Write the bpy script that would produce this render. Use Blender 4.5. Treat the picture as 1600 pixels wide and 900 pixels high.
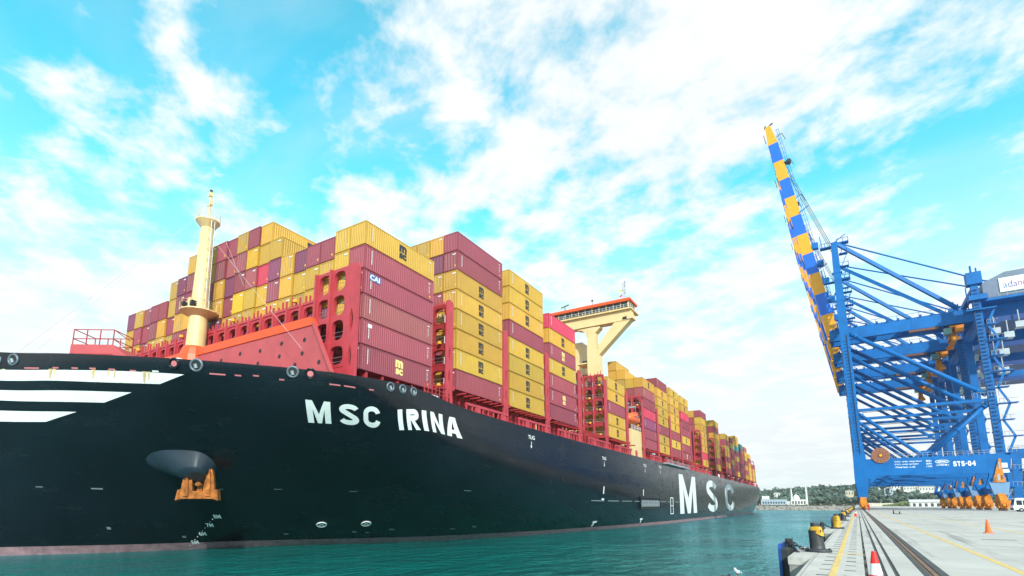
import bpy, bmesh, math, random
from mathutils import Vector, Matrix
random.seed(7)
R=math.radians
for o in list(bpy.data.objects): bpy.data.objects.remove(o)
SC=bpy.context.scene; COL=SC.collection
# ---------------------------------------------------------------- camera
cam=bpy.data.cameras.new('camera'); CAM=bpy.data.objects.new('camera',cam); COL.objects.link(CAM)
CAM.location=(0,0,1.6); CAM.rotation_euler=(R(90+9.712),0,R(34.011))
cam.sensor_width=36; cam.lens=36*818/1600; cam.shift_x=20/1600; cam.shift_y=198/1600
cam.clip_start=.1; cam.clip_end=40000; SC.camera=CAM
SC.render.resolution_x=1024; SC.render.resolution_y=576
# ---------------------------------------------------------------- light
SUN_DIR=Vector((.60,-.58,.45)).normalized()      # towards the sun
SUN_EL=math.asin(SUN_DIR.z); SUN_AZ=math.atan2(SUN_DIR.x,SUN_DIR.y)
sl=bpy.data.lights.new('sun','SUN'); sl.energy=3.7; sl.angle=R(1.2); sl.color=(1,.955,.88)
SO=bpy.data.objects.new('sun',sl); COL.objects.link(SO)
SO.rotation_euler=SUN_DIR.to_track_quat('Z','Y').to_euler(); SO.location=(60,-60,120)
W=bpy.data.worlds.new('World'); SC.world=W; W.use_nodes=True
nt=W.node_tree; nt.nodes.clear(); N=nt.nodes.new; L=nt.links.new
def wmath(op,a,b=None,clamp=False):
    n=N('ShaderNodeMath'); n.operation=op; n.use_clamp=clamp
    for i,v in enumerate((a,b)):
        if v is None: continue
        if isinstance(v,(int,float)): n.inputs[i].default_value=v
        else: L(v,n.inputs[i])
    return n.outputs[0]
def wmap(v,a,b,c=0.,d=1.,smooth=True):
    n=N('ShaderNodeMapRange'); n.interpolation_type='SMOOTHSTEP' if smooth else 'LINEAR'
    L(v,n.inputs[0])
    for i,x in enumerate((a,b,c,d)): n.inputs[1+i].default_value=x
    return n.outputs[0]
BOFF=(5.44,9.76,0); POFF=(1.64,6.77,0)
sky=N('ShaderNodeTexSky'); sky.sky_type='NISHITA'; sky.sun_disc=False
sky.sun_elevation=SUN_EL; sky.sun_rotation=SUN_AZ; sky.air_density=1.0; sky.dust_density=.6; sky.ozone_density=1.0
tint=N('ShaderNodeMixRGB'); tint.blend_type='MULTIPLY'; tint.inputs[0].default_value=1; tint.inputs[2].default_value=(.50,2.45,2.0,1)
L(sky.outputs[0],tint.inputs[1])
tc=N('ShaderNodeTexCoord'); sep=N('ShaderNodeSeparateXYZ'); L(tc.outputs['Generated'],sep.inputs[0])
zc=wmath('MAXIMUM',sep.outputs[2],0.0)
den=wmath('ADD',zc,.16)
px_=wmath('DIVIDE',sep.outputs[0],den); py_=wmath('DIVIDE',sep.outputs[1],den)
cmb=N('ShaderNodeCombineXYZ'); L(px_,cmb.inputs[0]); L(py_,cmb.inputs[1]); cmb.inputs[2].default_value=CLOUD_SEED if 'CLOUD_SEED' in globals() else 3.1
def noise(scale,detail,rough,lac=2.0,dist=0.,rotz=0.,sx=1.,sy=1.,off=(0,0,0)):
    m=N('ShaderNodeMapping'); m.inputs['Scale'].default_value=(sx,sy,1); m.inputs['Rotation'].default_value=(0,0,rotz); m.inputs['Location'].default_value=off
    L(cmb.outputs[0],m.inputs[0])
    n=N('ShaderNodeTexNoise'); n.inputs['Scale'].default_value=scale; n.inputs['Detail'].default_value=detail
    n.inputs['Roughness'].default_value=rough; n.inputs['Lacunarity'].default_value=lac; n.inputs['Distortion'].default_value=dist
    L(m.outputs[0],n.inputs['Vector']); return n.outputs['Fac']
big=noise(.80,3,.5,off=BOFF)
puff=noise(5.6,11,.60,dist=.15,rotz=.6,sx=1.0,sy=1.08,off=POFF)
thin=noise(1.5,7,.62,dist=.6,rotz=-.5,sx=.7,sy=1.5,off=(5,2,1))
dens=wmath('ADD',wmath('MULTIPLY',big,.62),wmath('MULTIPLY',puff,.55))
mask=wmap(dens,.495,.645)
veil=wmap(thin,.36,.82,0,.36)
cl=wmath('MAXIMUM',mask,veil)
hz=wmap(zc,.14,.56,1.0,0.0)             # milky low sky
cl=wmath('SUBTRACT',1.0,wmath('MULTIPLY',wmath('SUBTRACT',1.0,cl),wmath('SUBTRACT',1.0,wmath('MULTIPLY',hz,.985))))
shade=wmap(puff,.40,.75,.90,1.03)
ccol=N('ShaderNodeMixRGB'); ccol.blend_type='MULTIPLY'; ccol.inputs[0].default_value=1
ccol.inputs[1].default_value=(5.5,5.8,5.95,1); L(shade,ccol.inputs[2])
mx=N('ShaderNodeMixRGB'); L(cl,mx.inputs[0]); L(tint.outputs[0],mx.inputs[1]); L(ccol.outputs[0],mx.inputs[2])
bg=N('ShaderNodeBackground'); bg.inputs[1].default_value=.15; L(mx.outputs[0],bg.inputs[0])
wo=N('ShaderNodeOutputWorld'); L(bg.outputs[0],wo.inputs[0])
vs=SC.view_settings; vs.view_transform='Standard'; vs.look='None'; vs.exposure=0.35; vs.gamma=1; vs.use_curve_mapping=False
SC.render.engine='CYCLES'
# ---------------------------------------------------------------- helpers
MATS={}
def mat(name,col,rough=.5,metal=0.,var=.10,scale=.6,streak=0.,bump=0.,bscale=8.,spec=.5,coat=0.,dirt=(.25,.2,.15),emit=0,rust=0.,ocol=False):
    if name in MATS: return MATS[name]
    m=bpy.data.materials.new(name); m.use_nodes=True; t=m.node_tree; b=t.nodes['Principled BSDF']
    b.inputs['Roughness'].default_value=rough; b.inputs['Metallic'].default_value=metal
    b.inputs['Specular IOR Level'].default_value=spec; b.inputs['Coat Weight'].default_value=coat
    c=t.nodes.new('ShaderNodeTexCoord')
    n=t.nodes.new('ShaderNodeTexNoise'); n.inputs['Scale'].default_value=scale; n.inputs['Detail'].default_value=6; n.inputs['Roughness'].default_value=.6
    t.links.new(c.outputs['Object'],n.inputs['Vector'])
    mr=t.nodes.new('ShaderNodeMapRange'); mr.inputs[1].default_value=.3; mr.inputs[2].default_value=.7
    mr.inputs[3].default_value=1-var; mr.inputs[4].default_value=1+var; t.links.new(n.outputs['Fac'],mr.inputs[0])
    mu=t.nodes.new('ShaderNodeMixRGB'); mu.blend_type='MULTIPLY'; mu.inputs[0].default_value=1
    mu.inputs[1].default_value=(*col,1); t.links.new(mr.outputs[0],mu.inputs[2]); out=mu.outputs[0]
    if streak:
        mp=t.nodes.new('ShaderNodeMapping'); mp.inputs['Scale'].default_value=(2.2,2.2,.16); t.links.new(c.outputs['Object'],mp.inputs[0])
        s=t.nodes.new('ShaderNodeTexNoise'); s.inputs['Scale'].default_value=1.6; s.inputs['Detail'].default_value=5; t.links.new(mp.outputs[0],s.inputs['Vector'])
        sr=t.nodes.new('ShaderNodeMapRange'); sr.inputs[1].default_value=.54; sr.inputs[2].default_value=.76; sr.inputs[3].default_value=0; sr.inputs[4].default_value=streak
        t.links.new(s.outputs['Fac'],sr.inputs[0])
        mm=t.nodes.new('ShaderNodeMixRGB'); t.links.new(sr.outputs[0],mm.inputs[0]); t.links.new(out,mm.inputs[1]); mm.inputs[2].default_value=(*dirt,1); out=mm.outputs[0]
    if rust:
        rn=t.nodes.new('ShaderNodeTexNoise'); rn.inputs['Scale'].default_value=2.3; rn.inputs['Detail'].default_value=8; rn.inputs['Roughness'].default_value=.7; t.links.new(c.outputs['Object'],rn.inputs['Vector'])
        rm_=t.nodes.new('ShaderNodeMapRange'); rm_.inputs[1].default_value=.62; rm_.inputs[2].default_value=.72; rm_.inputs[3].default_value=0; rm_.inputs[4].default_value=rust; t.links.new(rn.outputs['Fac'],rm_.inputs[0])
        rx=t.nodes.new('ShaderNodeMixRGB'); t.links.new(rm_.outputs[0],rx.inputs[0]); t.links.new(out,rx.inputs[1]); rx.inputs[2].default_value=(.17,.065,.028,1); out=rx.outputs[0]
    if ocol:
        oi=t.nodes.new('ShaderNodeObjectInfo'); ox=t.nodes.new('ShaderNodeMixRGB'); ox.blend_type='MULTIPLY'; ox.inputs[0].default_value=1; t.links.new(out,ox.inputs[1]); t.links.new(oi.outputs['Color'],ox.inputs[2]); out=ox.outputs[0]
    t.links.new(out,b.inputs['Base Color'])
    if bump:
        bn=t.nodes.new('ShaderNodeTexNoise'); bn.inputs['Scale'].default_value=bscale; bn.inputs['Detail'].default_value=5; t.links.new(c.outputs['Object'],bn.inputs['Vector'])
        bu=t.nodes.new('ShaderNodeBump'); bu.inputs['Strength'].default_value=bump; bu.inputs['Distance'].default_value=.05; t.links.new(bn.outputs['Fac'],bu.inputs['Height'])
        t.links.new(bu.outputs[0],b.inputs['Normal'])
    if emit:
        b.inputs['Emission Color'].default_value=(*col,1); b.inputs['Emission Strength'].default_value=emit
    MATS[name]=m; return m
class MB:
    def __init__(s): s.v=[]; s.f=[]; s.sm=False
    def add(s,vs,fs):
        o=len(s.v); s.v+= [tuple(p) for p in vs]; s.f+=[tuple(i+o for i in f) for f in fs]; return s
    def box(s,a,b):
        x0,x1=sorted((a[0],b[0]));y0,y1=sorted((a[1],b[1]));z0,z1=sorted((a[2],b[2]))
        return s.add([(x0,y0,z0),(x1,y0,z0),(x1,y1,z0),(x0,y1,z0),(x0,y0,z1),(x1,y0,z1),(x1,y1,z1),(x0,y1,z1)],
          [(0,3,2,1),(4,5,6,7),(0,1,5,4),(1,2,6,5),(2,3,7,6),(3,0,4,7)])
    def bar(s,p,q,w,h=None,up=(0,0,1),w2=None,h2=None):
        h=h or w; p=Vector(p);q=Vector(q);d=(q-p).normalized();u=Vector(up)
        if abs(d.dot(u))>.98: u=Vector((0,1,0))
        r=d.cross(u).normalized(); u=r.cross(d)
        w2=w2 or w; h2=h2 or h
        P=[c+r*a*ww/2+u*b*hh/2 for c,ww,hh in ((p,w,h),(q,w2,h2)) for a,b in ((-1,-1),(1,-1),(1,1),(-1,1))]
        return s.add(P,[(0,1,2,3)[::-1],(4,5,6,7)]+[(i,(i+1)%4,(i+1)%4+4,i+4) for i in range(4)])
    def tube(s,p,q,r,r2=None,n=8,cap=True):
        r2=r if r2 is None else r2
        p=Vector(p);q=Vector(q);d=(q-p).normalized();u=Vector((0,0,1)) if abs(d.z)<.95 else Vector((1,0,0))
        a=d.cross(u).normalized(); b=a.cross(d)
        P=[];
        for c,rr in ((p,r),(q,r2)):
            for k in range(n):
                t=2*math.pi*k/n; P.append(c+a*math.cos(t)*rr+b*math.sin(t)*rr)
        F=[(k,(k+1)%n,(k+1)%n+n,k+n) for k in range(n)]
        if cap: F+=[tuple(range(n))[::-1],tuple(range(n,2*n))]
        return s.add(P,F)
    def lathe(s,prof,c=(0,0,0),n=16,axis='z'):
        P=[];F=[]
        for r,z in prof:
            for k in range(n):
                t=2*math.pi*k/n; a,b=r*math.cos(t),r*math.sin(t)
                p=(a,b,z) if axis=='z' else ((a,z,b) if axis=='y' else (z,a,b))
                P.append((p[0]+c[0],p[1]+c[1],p[2]+c[2]))
        m=len(prof)
        for i in range(m-1):
            for k in range(n): F.append((i*n+k,i*n+(k+1)%n,(i+1)*n+(k+1)%n,(i+1)*n+k))
        F.append(tuple(range(n))[::-1]); F.append(tuple(range((m-1)*n,m*n)))
        return s.add(P,F)
    def prism(s,poly,fn,d0,d1):
        "poly: 2-D points; fn(a,b,d)->xyz"
        n=len(poly); P=[fn(a,b,d0) for a,b in poly]+[fn(a,b,d1) for a,b in poly]
        return s.add(P,[tuple(range(n))[::-1],tuple(range(n,2*n))]+[(i,(i+1)%n,(i+1)%n+n,i+n) for i in range(n)])
    def holed(s,outer,hole,fn,d0,d1):
        "plate between two matched rings"
        n=len(outer); P=[fn(a,b,d) for d in (d0,d1) for ring in (outer,hole) for a,b in ring]
        F=[]
        for i in range(n):
            j=(i+1)%n
            F+=[(i,j,n+j,n+i)[::-1],(2*n+i,2*n+j,3*n+j,3*n+i),(i,j,2*n+j,2*n+i),(n+i,n+j,3*n+j,3*n+i)[::-1]]
        return s.add(P,F)
    def torus(s,c,nrm,R_,r,n=20,m=8):
        d=Vector(nrm).normalized();u=Vector((0,0,1)) if abs(d.z)<.9 else Vector((1,0,0))
        a=d.cross(u).normalized();b=a.cross(d);c=Vector(c);P=[];F=[]
        for i in range(n):
            t=2*math.pi*i/n; e=a*math.cos(t)+b*math.sin(t)
            for j in range(m):
                q=2*math.pi*j/m; P.append(c+e*(R_+r*math.cos(q))+d*r*math.sin(q))
        for i in range(n):
            for j in range(m): F.append((i*m+j,((i+1)%n)*m+j,((i+1)%n)*m+(j+1)%m,i*m+(j+1)%m))
        return s.add(P,F)
    def disc(s,c,nrm,r,n=16):
        d=Vector(nrm).normalized();u=Vector((0,0,1)) if abs(d.z)<.9 else Vector((1,0,0))
        a=d.cross(u).normalized();b=a.cross(d);c=Vector(c)
        return s.add([c+a*math.cos(2*math.pi*k/n)*r+b*math.sin(2*math.pi*k/n)*r for k in range(n)],[tuple(range(n))[::-1]])
    def mesh(s,name,m,smooth=False):
        me=bpy.data.meshes.new(name); me.from_pydata(s.v,[],s.f); me.materials.append(m)
        bm=bmesh.new(); bm.from_mesh(me); bmesh.ops.recalc_face_normals(bm,faces=bm.faces); bm.to_mesh(me); bm.free()
        if smooth: me.polygons.foreach_set('use_smooth',[True]*len(me.polygons))
        me.update(); return me
    def build(s,name,m,parent=None,smooth=False,loc=(0,0,0)):
        return put(name,s.mesh(name,m,smooth),parent,loc)
def put(name,me,parent=None,loc=(0,0,0),rz=0.):
    o=bpy.data.objects.new(name,me); COL.objects.link(o); o.location=loc
    if rz: o.rotation_euler=(0,0,rz)
    if parent is not None: o.parent=parent
    return o
def smooth_angle(o,deg=40):
    me=o.data; me.polygons.foreach_set('use_smooth',[True]*len(me.polygons))
    try: me.set_sharp_from_angle(angle=R(deg))
    except Exception: pass
    return o
def tag(o,label=None,cat=None,group=None,kind=None):
    if label: o['label']=label
    if cat: o['category']=cat
    if group: o['group']=group
    if kind: o['kind']=kind
    return o
def empty(name,loc=(0,0,0),rz=0.,label=None,cat=None,group=None):
    o=bpy.data.objects.new(name,None); COL.objects.link(o); o.location=loc; o.rotation_euler=(0,0,rz); o.empty_display_size=.2
    return tag(o,label,cat,group)
def copy_tree(o,parent=None):
    c=o.copy(); COL.objects.link(c); c.parent=parent
    for ch in o.children: copy_tree(ch,c)
    return c
def superring(w,h,hw,hh,cx=0.,cy=0.,n=20,pw=4.0):
    "matched outer rectangle / inner rounded hole rings, rectangle centred on 0,0"
    out=[];inn=[]; angs=sorted([2*math.pi*k/n for k in range(n)]+[math.atan2(sy*h,sx*w)%(2*math.pi) for sx in (-1,1) for sy in (-1,1)])
    for t in angs:
        c,s_=math.cos(t),math.sin(t); k=1/max(abs(c)/(w/2),abs(s_)/(h/2)); out.append((c*k,s_*k))
        k=(abs(c/(hw/2))**pw+abs(s_/(hh/2))**pw)**(-1/pw); inn.append((cx+c*k,cy+s_*k))
    return out,inn
_T={}
def text2d(body,bold=.0,cuts=0):
    "flat lettering scaled into the unit square: list of verts, faces, width/height ratio"
    key=(body,bold,cuts)
    if key in _T: return _T[key]
    cu=bpy.data.curves.new('lettering','FONT'); cu.body=body; cu.offset=bold; cu.resolution_u=6
    ob=bpy.data.objects.new('lettering',cu); me=bpy.data.meshes.new_from_object(ob)
    bpy.data.objects.remove(ob); bm=bmesh.new(); bm.from_mesh(me); bpy.data.meshes.remove(me)
    xs=[v.co.x for v in bm.verts]; ys=[v.co.y for v in bm.verts]; x0,x1,y0,y1=min(xs),max(xs),min(ys),max(ys)
    for v in bm.verts: v.co=((v.co.x-x0)/(x1-x0),(v.co.y-y0)/(y1-y0),0)
    for k in range(1,cuts):
        for no in ((1,0,0),(0,1,0)):
            bmesh.ops.bisect_plane(bm,geom=bm.verts[:]+bm.edges[:]+bm.faces[:],plane_co=[c*k/cuts for c in no],plane_no=no)
    bm.verts.index_update()
    r=([(v.co.x,v.co.y) for v in bm.verts],[tuple(v.index for v in f.verts) for f in bm.faces],(x1-x0)/(y1-y0)); bm.free()
    _T[key]=r; return r
def lettering(name,body,fn,m,parent,bold=.03,cuts=0):
    v,f,r=text2d(body,bold,cuts)
    me=bpy.data.meshes.new(name); me.from_pydata([fn(a,b) for a,b in v],[],f); me.materials.append(m); me.update()
    return put(name,me,parent)
_g=.21
def _arc(cx,cy,rx,ry,a0,a1,n=9): return [(cx+rx*math.cos(R(a0+(a1-a0)*k/n)),cy+ry*math.sin(R(a0+(a1-a0)*k/n))) for k in range(n+1)]
def block_letter(ch,t=_g):
    "list of quads (unit square) for a heavy grotesque capital"
    rect=lambda x0,y0,x1,y1:[(x0,y0),(x1,y0),(x1,y1),(x0,y1)]
    def ribbon(P,tx,ty):
        o=[]
        L_=[];Rr=[]
        for i,p in enumerate(P):
            a=P[max(i-1,0)];b=P[min(i+1,len(P)-1)]; dx,dy=b[0]-a[0],b[1]-a[1]; l=math.hypot(dx,dy); nx,ny=-dy/l,dx/l
            L_.append((p[0]+nx*tx/2,p[1]+ny*ty/2)); Rr.append((p[0]-nx*tx/2,p[1]-ny*ty/2))
        return [[L_[i],Rr[i],Rr[i+1],L_[i+1]] for i in range(len(P)-1)]
    h=t*.85
    if ch=='I': return [rect(0,0,1,1)]
    if ch=='M': return [rect(0,0,t,1),rect(1-t,0,1,1),[(t,1),(t,.62),(.5-.09,0),(.5,.40)],[(.5,.40),(.5-.09,0),(.5+.09,0),(.5,.40)],[(1-t,.62),(1-t,1),(.5,.40),(.5+.09,0)]]
    if ch=='N': return [rect(0,0,t,1),rect(1-t,0,1,1),[(t,1),(t,.62),(1-t,0),(1-t,.38)]]
    if ch=='A': return [[(0,0),(t*1.1,0),(.5,.78),(.5-t*.6,1)],[(1-t*1.1,0),(1,0),(.5+t*.6,1),(.5,.78)],[(.5-t*.6,1),(.5,.78),(.5,.78),(.5+t*.6,1)],[(.26,.18),(.74,.18),(.66,.36),(.34,.36)]]
    if ch=='R': return [rect(0,0,t,1)]+ribbon([(t,1-h/2),(.55,1-h/2)]+_arc(.60,.72,.40-t/2,.28-h/2,90,-90)+[(.55,.44+h/2),(t,.44+h/2)],t,h)+[[(.36,.44),(.62,.44),(1,0),(1-t*1.25,0)]]
    if ch=='C': return ribbon(_arc(.5,.64,.5-t/2,.36-h/2,8,90)+_arc(.5,.64,.5-t/2,.36-h/2,90,180)+_arc(.5,.36,.5-t/2,.36-h/2,180,270)+_arc(.5,.36,.5-t/2,.36-h/2,270,352),t,h)
    if ch=='S': return ribbon(_arc(.5,.735,.5-t/2,.265-h/2,12,90,6)+_arc(.5,.735,.5-t/2,.265-h/2,90,225,10)+_arc(.5,.265,.5-t/2,.265-h/2,45,-90,10)+_arc(.5,.265,.5-t/2,.265-h/2,-90,-168,6),t,h)
def painted_letter(ch,fn,m,parent,t=_g,k=5):
    mb=MB()
    for q in block_letter(ch,t):
        n=k if ch in 'IMNAR' else 2
        P=[]
        for i in range(n+1):
            for j in range(n+1):
                a,b=i/n,j/n; P.append(fn(*[(q[0][c]*(1-a)+q[1][c]*a)*(1-b)+(q[3][c]*(1-a)+q[2][c]*a)*b for c in (0,1)]))
        mb.add(P,[(i*(n+1)+j,(i+1)*(n+1)+j,(i+1)*(n+1)+j+1,i*(n+1)+j+1) for i in range(n) for j in range(n)])
    me=bpy.data.meshes.new('letter'); me.from_pydata(mb.v,[],mb.f); me.materials.append(m); me.update(); return put('letter',me,parent)
ORD=['first','second','third','fourth','fifth','sixth','seventh','eighth','ninth','tenth','eleventh','twelfth','thirteenth','fourteenth','fifteenth','sixteenth','seventeenth','eighteenth','nineteenth','twentieth','twenty-first','twenty-second','twenty-third','twenty-fourth']
# ---------------------------------------------------------------- materials
BLUE=mat('crane blue paint',(.0,.130,.42),.5,var=.16,scale=.25,streak=.28,dirt=(.004,.065,.21),spec=.3,bump=.05,bscale=1.)
PALE=mat('pale blue grey paint',(.16,.30,.50),.5)
BOOMY=mat('boom yellow paint',(.90,.36,.008),.45,var=.06,streak=.12)
BOOMB=mat('boom blue paint',(.006,.13,.62),.42,var=.06)
ORNG=mat('bogie orange paint',(.66,.215,.014),.55,var=.35,scale=1.5,streak=.45,dirt=(.12,.05,.02))
GREY=mat('house grey sheet',(.15,.19,.27),.5)
STEEL=mat('galvanised steel',(.42,.46,.50),.45,.5)
DARK=mat('dark rubber',(.018,.018,.02),.6,var=.3)
WHITE=mat('white paint',(.78,.80,.80),.5,var=.05)
HWHITE=mat('hull white paint',(.82,.84,.84),.45,var=.06,scale=1.5,streak=.10,dirt=(.45,.36,.18))
RUSTW=mat('rust streaked white paint',(.82,.84,.84),.45,var=.05,streak=.55,dirt=(.55,.33,.06))
def hull_mat():
    m=mat('hull black paint',(.0042,.0078,.0125),.22,var=.35,scale=.12,streak=.22,dirt=(.022,.032,.040),spec=.42)
    t=m.node_tree; b=t.nodes['Principled BSDF']; nn=t.nodes.new; lk=t.links.new
    c=nn('ShaderNodeTexCoord'); base=b.inputs['Base Color'].links[0].from_socket
    # fender scuffs: flat smears
    mp=nn('ShaderNodeMapping'); mp.inputs['Scale'].default_value=(.12,.12,.4); lk(c.outputs['Object'],mp.inputs[0])
    n=nn('ShaderNodeTexNoise'); n.inputs['Scale'].default_value=1.4; n.inputs['Detail'].default_value=7; n.inputs['Roughness'].default_value=.68; lk(mp.outputs[0],n.inputs['Vector'])
    r=nn('ShaderNodeMapRange'); r.inputs[1].default_value=.58; r.inputs[2].default_value=.74; r.inputs[3].default_value=0; r.inputs[4].default_value=.35; lk(n.outputs['Fac'],r.inputs[0])
    x=nn('ShaderNodeMixRGB'); lk(r.outputs[0],x.inputs[0]); lk(base,x.inputs[1]); x.inputs[2].default_value=(.015,.021,.026,1)
    # rust runs
    m2=nn('ShaderNodeMapping'); m2.inputs['Scale'].default_value=(.9,.9,.05); lk(c.outputs['Object'],m2.inputs[0])
    n2=nn('ShaderNodeTexNoise'); n2.inputs['Scale'].default_value=1.2; n2.inputs['Detail'].default_value=6; n2.inputs['Roughness'].default_value=.7; lk(m2.outputs[0],n2.inputs['Vector'])
    r2=nn('ShaderNodeMapRange'); r2.inputs[1].default_value=.66; r2.inputs[2].default_value=.80; r2.inputs[3].default_value=0; r2.inputs[4].default_value=.55; lk(n2.outputs['Fac'],r2.inputs[0])
    x2=nn('ShaderNodeMixRGB'); lk(r2.outputs[0],x2.inputs[0]); lk(x.outputs[0],x2.inputs[1]); x2.inputs[2].default_value=(.060,.030,.016,1); lk(x2.outputs[0],b.inputs['Base Color'])
    ro=nn('ShaderNodeMapRange'); ro.inputs[1].default_value=.35; ro.inputs[2].default_value=.7; ro.inputs[3].default_value=.15; ro.inputs[4].default_value=.32; lk(n.outputs['Fac'],ro.inputs[0]); lk(ro.outputs[0],b.inputs['Roughness'])
    # plate seams and weld-drawn ripples
    sx=nn('ShaderNodeSeparateXYZ'); lk(c.outputs['Object'],sx.inputs[0]); cb=nn('ShaderNodeCombineXYZ'); lk(sx.outputs[1],cb.inputs[0]); lk(sx.outputs[2],cb.inputs[1])
    br=nn('ShaderNodeTexBrick'); br.inputs['Scale'].default_value=1; br.inputs['Mortar Size'].default_value=.05; br.inputs['Mortar Smooth'].default_value=.6; br.inputs['Brick Width'].default_value=11; br.inputs['Row Height'].default_value=2.9; lk(cb.outputs[0],br.inputs['Vector'])
    rp=nn('ShaderNodeTexNoise'); rp.inputs['Scale'].default_value=.45; rp.inputs['Detail'].default_value=3; lk(c.outputs['Object'],rp.inputs['Vector'])
    ad=nn('ShaderNodeMath'); ad.operation='MULTIPLY_ADD'; lk(br.outputs['Fac'],ad.inputs[0]); ad.inputs[1].default_value=.30; lk(rp.outputs['Fac'],ad.inputs[2])
    bu=nn('ShaderNodeBump'); bu.inputs['Strength'].default_value=.30; bu.inputs['Distance'].default_value=.07; lk(ad.outputs[0],bu.inputs['Height']); lk(bu.outputs[0],b.inputs['Normal'])
    return m
HULL=hull_mat()
BOOT=mat('boot topping',(.27,.155,.175),.7,var=.35,scale=1.2,streak=.4,dirt=(.06,.05,.05))
LASH=mat('lashing bridge red',(.47,.044,.060),.5,var=.15,streak=.25,dirt=(.22,.03,.035))
COAM=mat('coaming red',(.36,.028,.036),.55,var=.2,streak=.2,dirt=(.1,.015,.015))
BWRED=mat('breakwater red',(.47,.075,.085),.5,var=.10,streak=.15,dirt=(.35,.06,.06))
BWOR=mat('safety orange paint',(.80,.085,.014),.45,var=.08)
CREAM=mat('cream paint',(.74,.53,.26),.45,var=.06,streak=.15,dirt=(.5,.33,.14))
GLASS=mat('dark window glass',(.02,.03,.04),.08,var=.1)
RUST=mat('rusty anchor orange',(.36,.110,.018),.9,var=.65,scale=1.6,streak=.75,dirt=(.13,.04,.012),bump=.8,bscale=2.5,rust=.6)
def ccm(n,col,d): return mat('container '+n,col,.55,var=.09,scale=.35,streak=.30,dirt=d,bump=.12,bscale=1.1,rust=.45,ocol=True)
CCOL={'Y':ccm('yellow',(.52,.288,.032),(.34,.19,.035)),'B':ccm('bright yellow',(.70,.385,.018),(.4,.22,.02)),'O':ccm('olive yellow',(.45,.285,.055),(.27,.17,.05)),
 'M':ccm('maroon',(.285,.047,.070),(.21,.042,.056)),'D':ccm('dull red',(.31,.07,.075),(.24,.06,.055)),'P':ccm('purple',(.20,.040,.095),(.14,.03,.05)),
 'R':ccm('pink red',(.52,.035,.075),(.4,.03,.05)),'T':ccm('teal',(.03,.27,.27),(.02,.12,.12))}
CNAME={'Y':'yellow','B':'bright yellow','O':'dusty yellow','M':'maroon','D':'dull red','P':'purple','R':'pinkish red','T':'teal'}
LOGOK=mat('logo dark print',(.03,.03,.035),.55); LOGOC=mat('logo cream print',(.80,.62,.22),.55)
ROPE=mat('wire rope',(.06,.08,.10),.5); 
CONC=mat('quay concrete',(.475,.445,.415),.85,var=.16,scale=.30,bump=.15,bscale=6)
def stain(m,amt):
    t=m.node_tree; b=t.nodes['Principled BSDF']; nn=t.nodes.new; lk=t.links.new; g=nn('ShaderNodeNewGeometry'); out=b.inputs['Base Color'].links[0].from_socket
    for sc,sy,lo,hi,am,col in ((1.1,.035,.57,.72,.50,(.17,.165,.16)),(.16,.6,.56,.70,.45,(.24,.225,.20)),(.9,1.,.66,.74,.55,(.10,.095,.09)),(.35,.25,.60,.75,.35,(.60,.60,.58))):
        mp=nn('ShaderNodeMapping'); mp.inputs['Scale'].default_value=(1,sy,1); mp.inputs['Location'].default_value=(sc*7,sy*3,0); lk(g.outputs['Position'],mp.inputs[0])
        n=nn('ShaderNodeTexNoise'); n.inputs['Scale'].default_value=sc; n.inputs['Detail'].default_value=7; n.inputs['Roughness'].default_value=.66; lk(mp.outputs[0],n.inputs['Vector'])
        r=nn('ShaderNodeMapRange'); r.inputs[1].default_value=lo; r.inputs[2].default_value=hi; r.inputs[3].default_value=0; r.inputs[4].default_value=am*amt; lk(n.outputs['Fac'],r.inputs[0])
        x=nn('ShaderNodeMixRGB'); lk(r.outputs[0],x.inputs[0]); lk(out,x.inputs[1]); x.inputs[2].default_value=(*col,1); out=x.outputs[0]
    lk(out,b.inputs['Base Color'])
stain(CONC,1.7)
CONC2=mat('cover slab concrete',(.49,.46,.43),.85,var=.13,scale=.8,bump=.15,bscale=9)
stain(CONC2,1.4)
CONCD=mat('quay wall concrete',(.26,.255,.24),.9,var=.25,scale=.8,streak=.4,dirt=(.10,.095,.08),bump=.3,bscale=5)
YLINE=mat('worn yellow line',(.66,.45,.15),.8,var=.25,scale=3.); stain(YLINE,.9)
ROAD_Y=YLINE
RAILB=mat('rusty rail steel',(.20,.115,.075),.7,var=.35,scale=2.)
RAILD=mat('dark slot steel',(.06,.06,.06),.7,var=.3)
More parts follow.
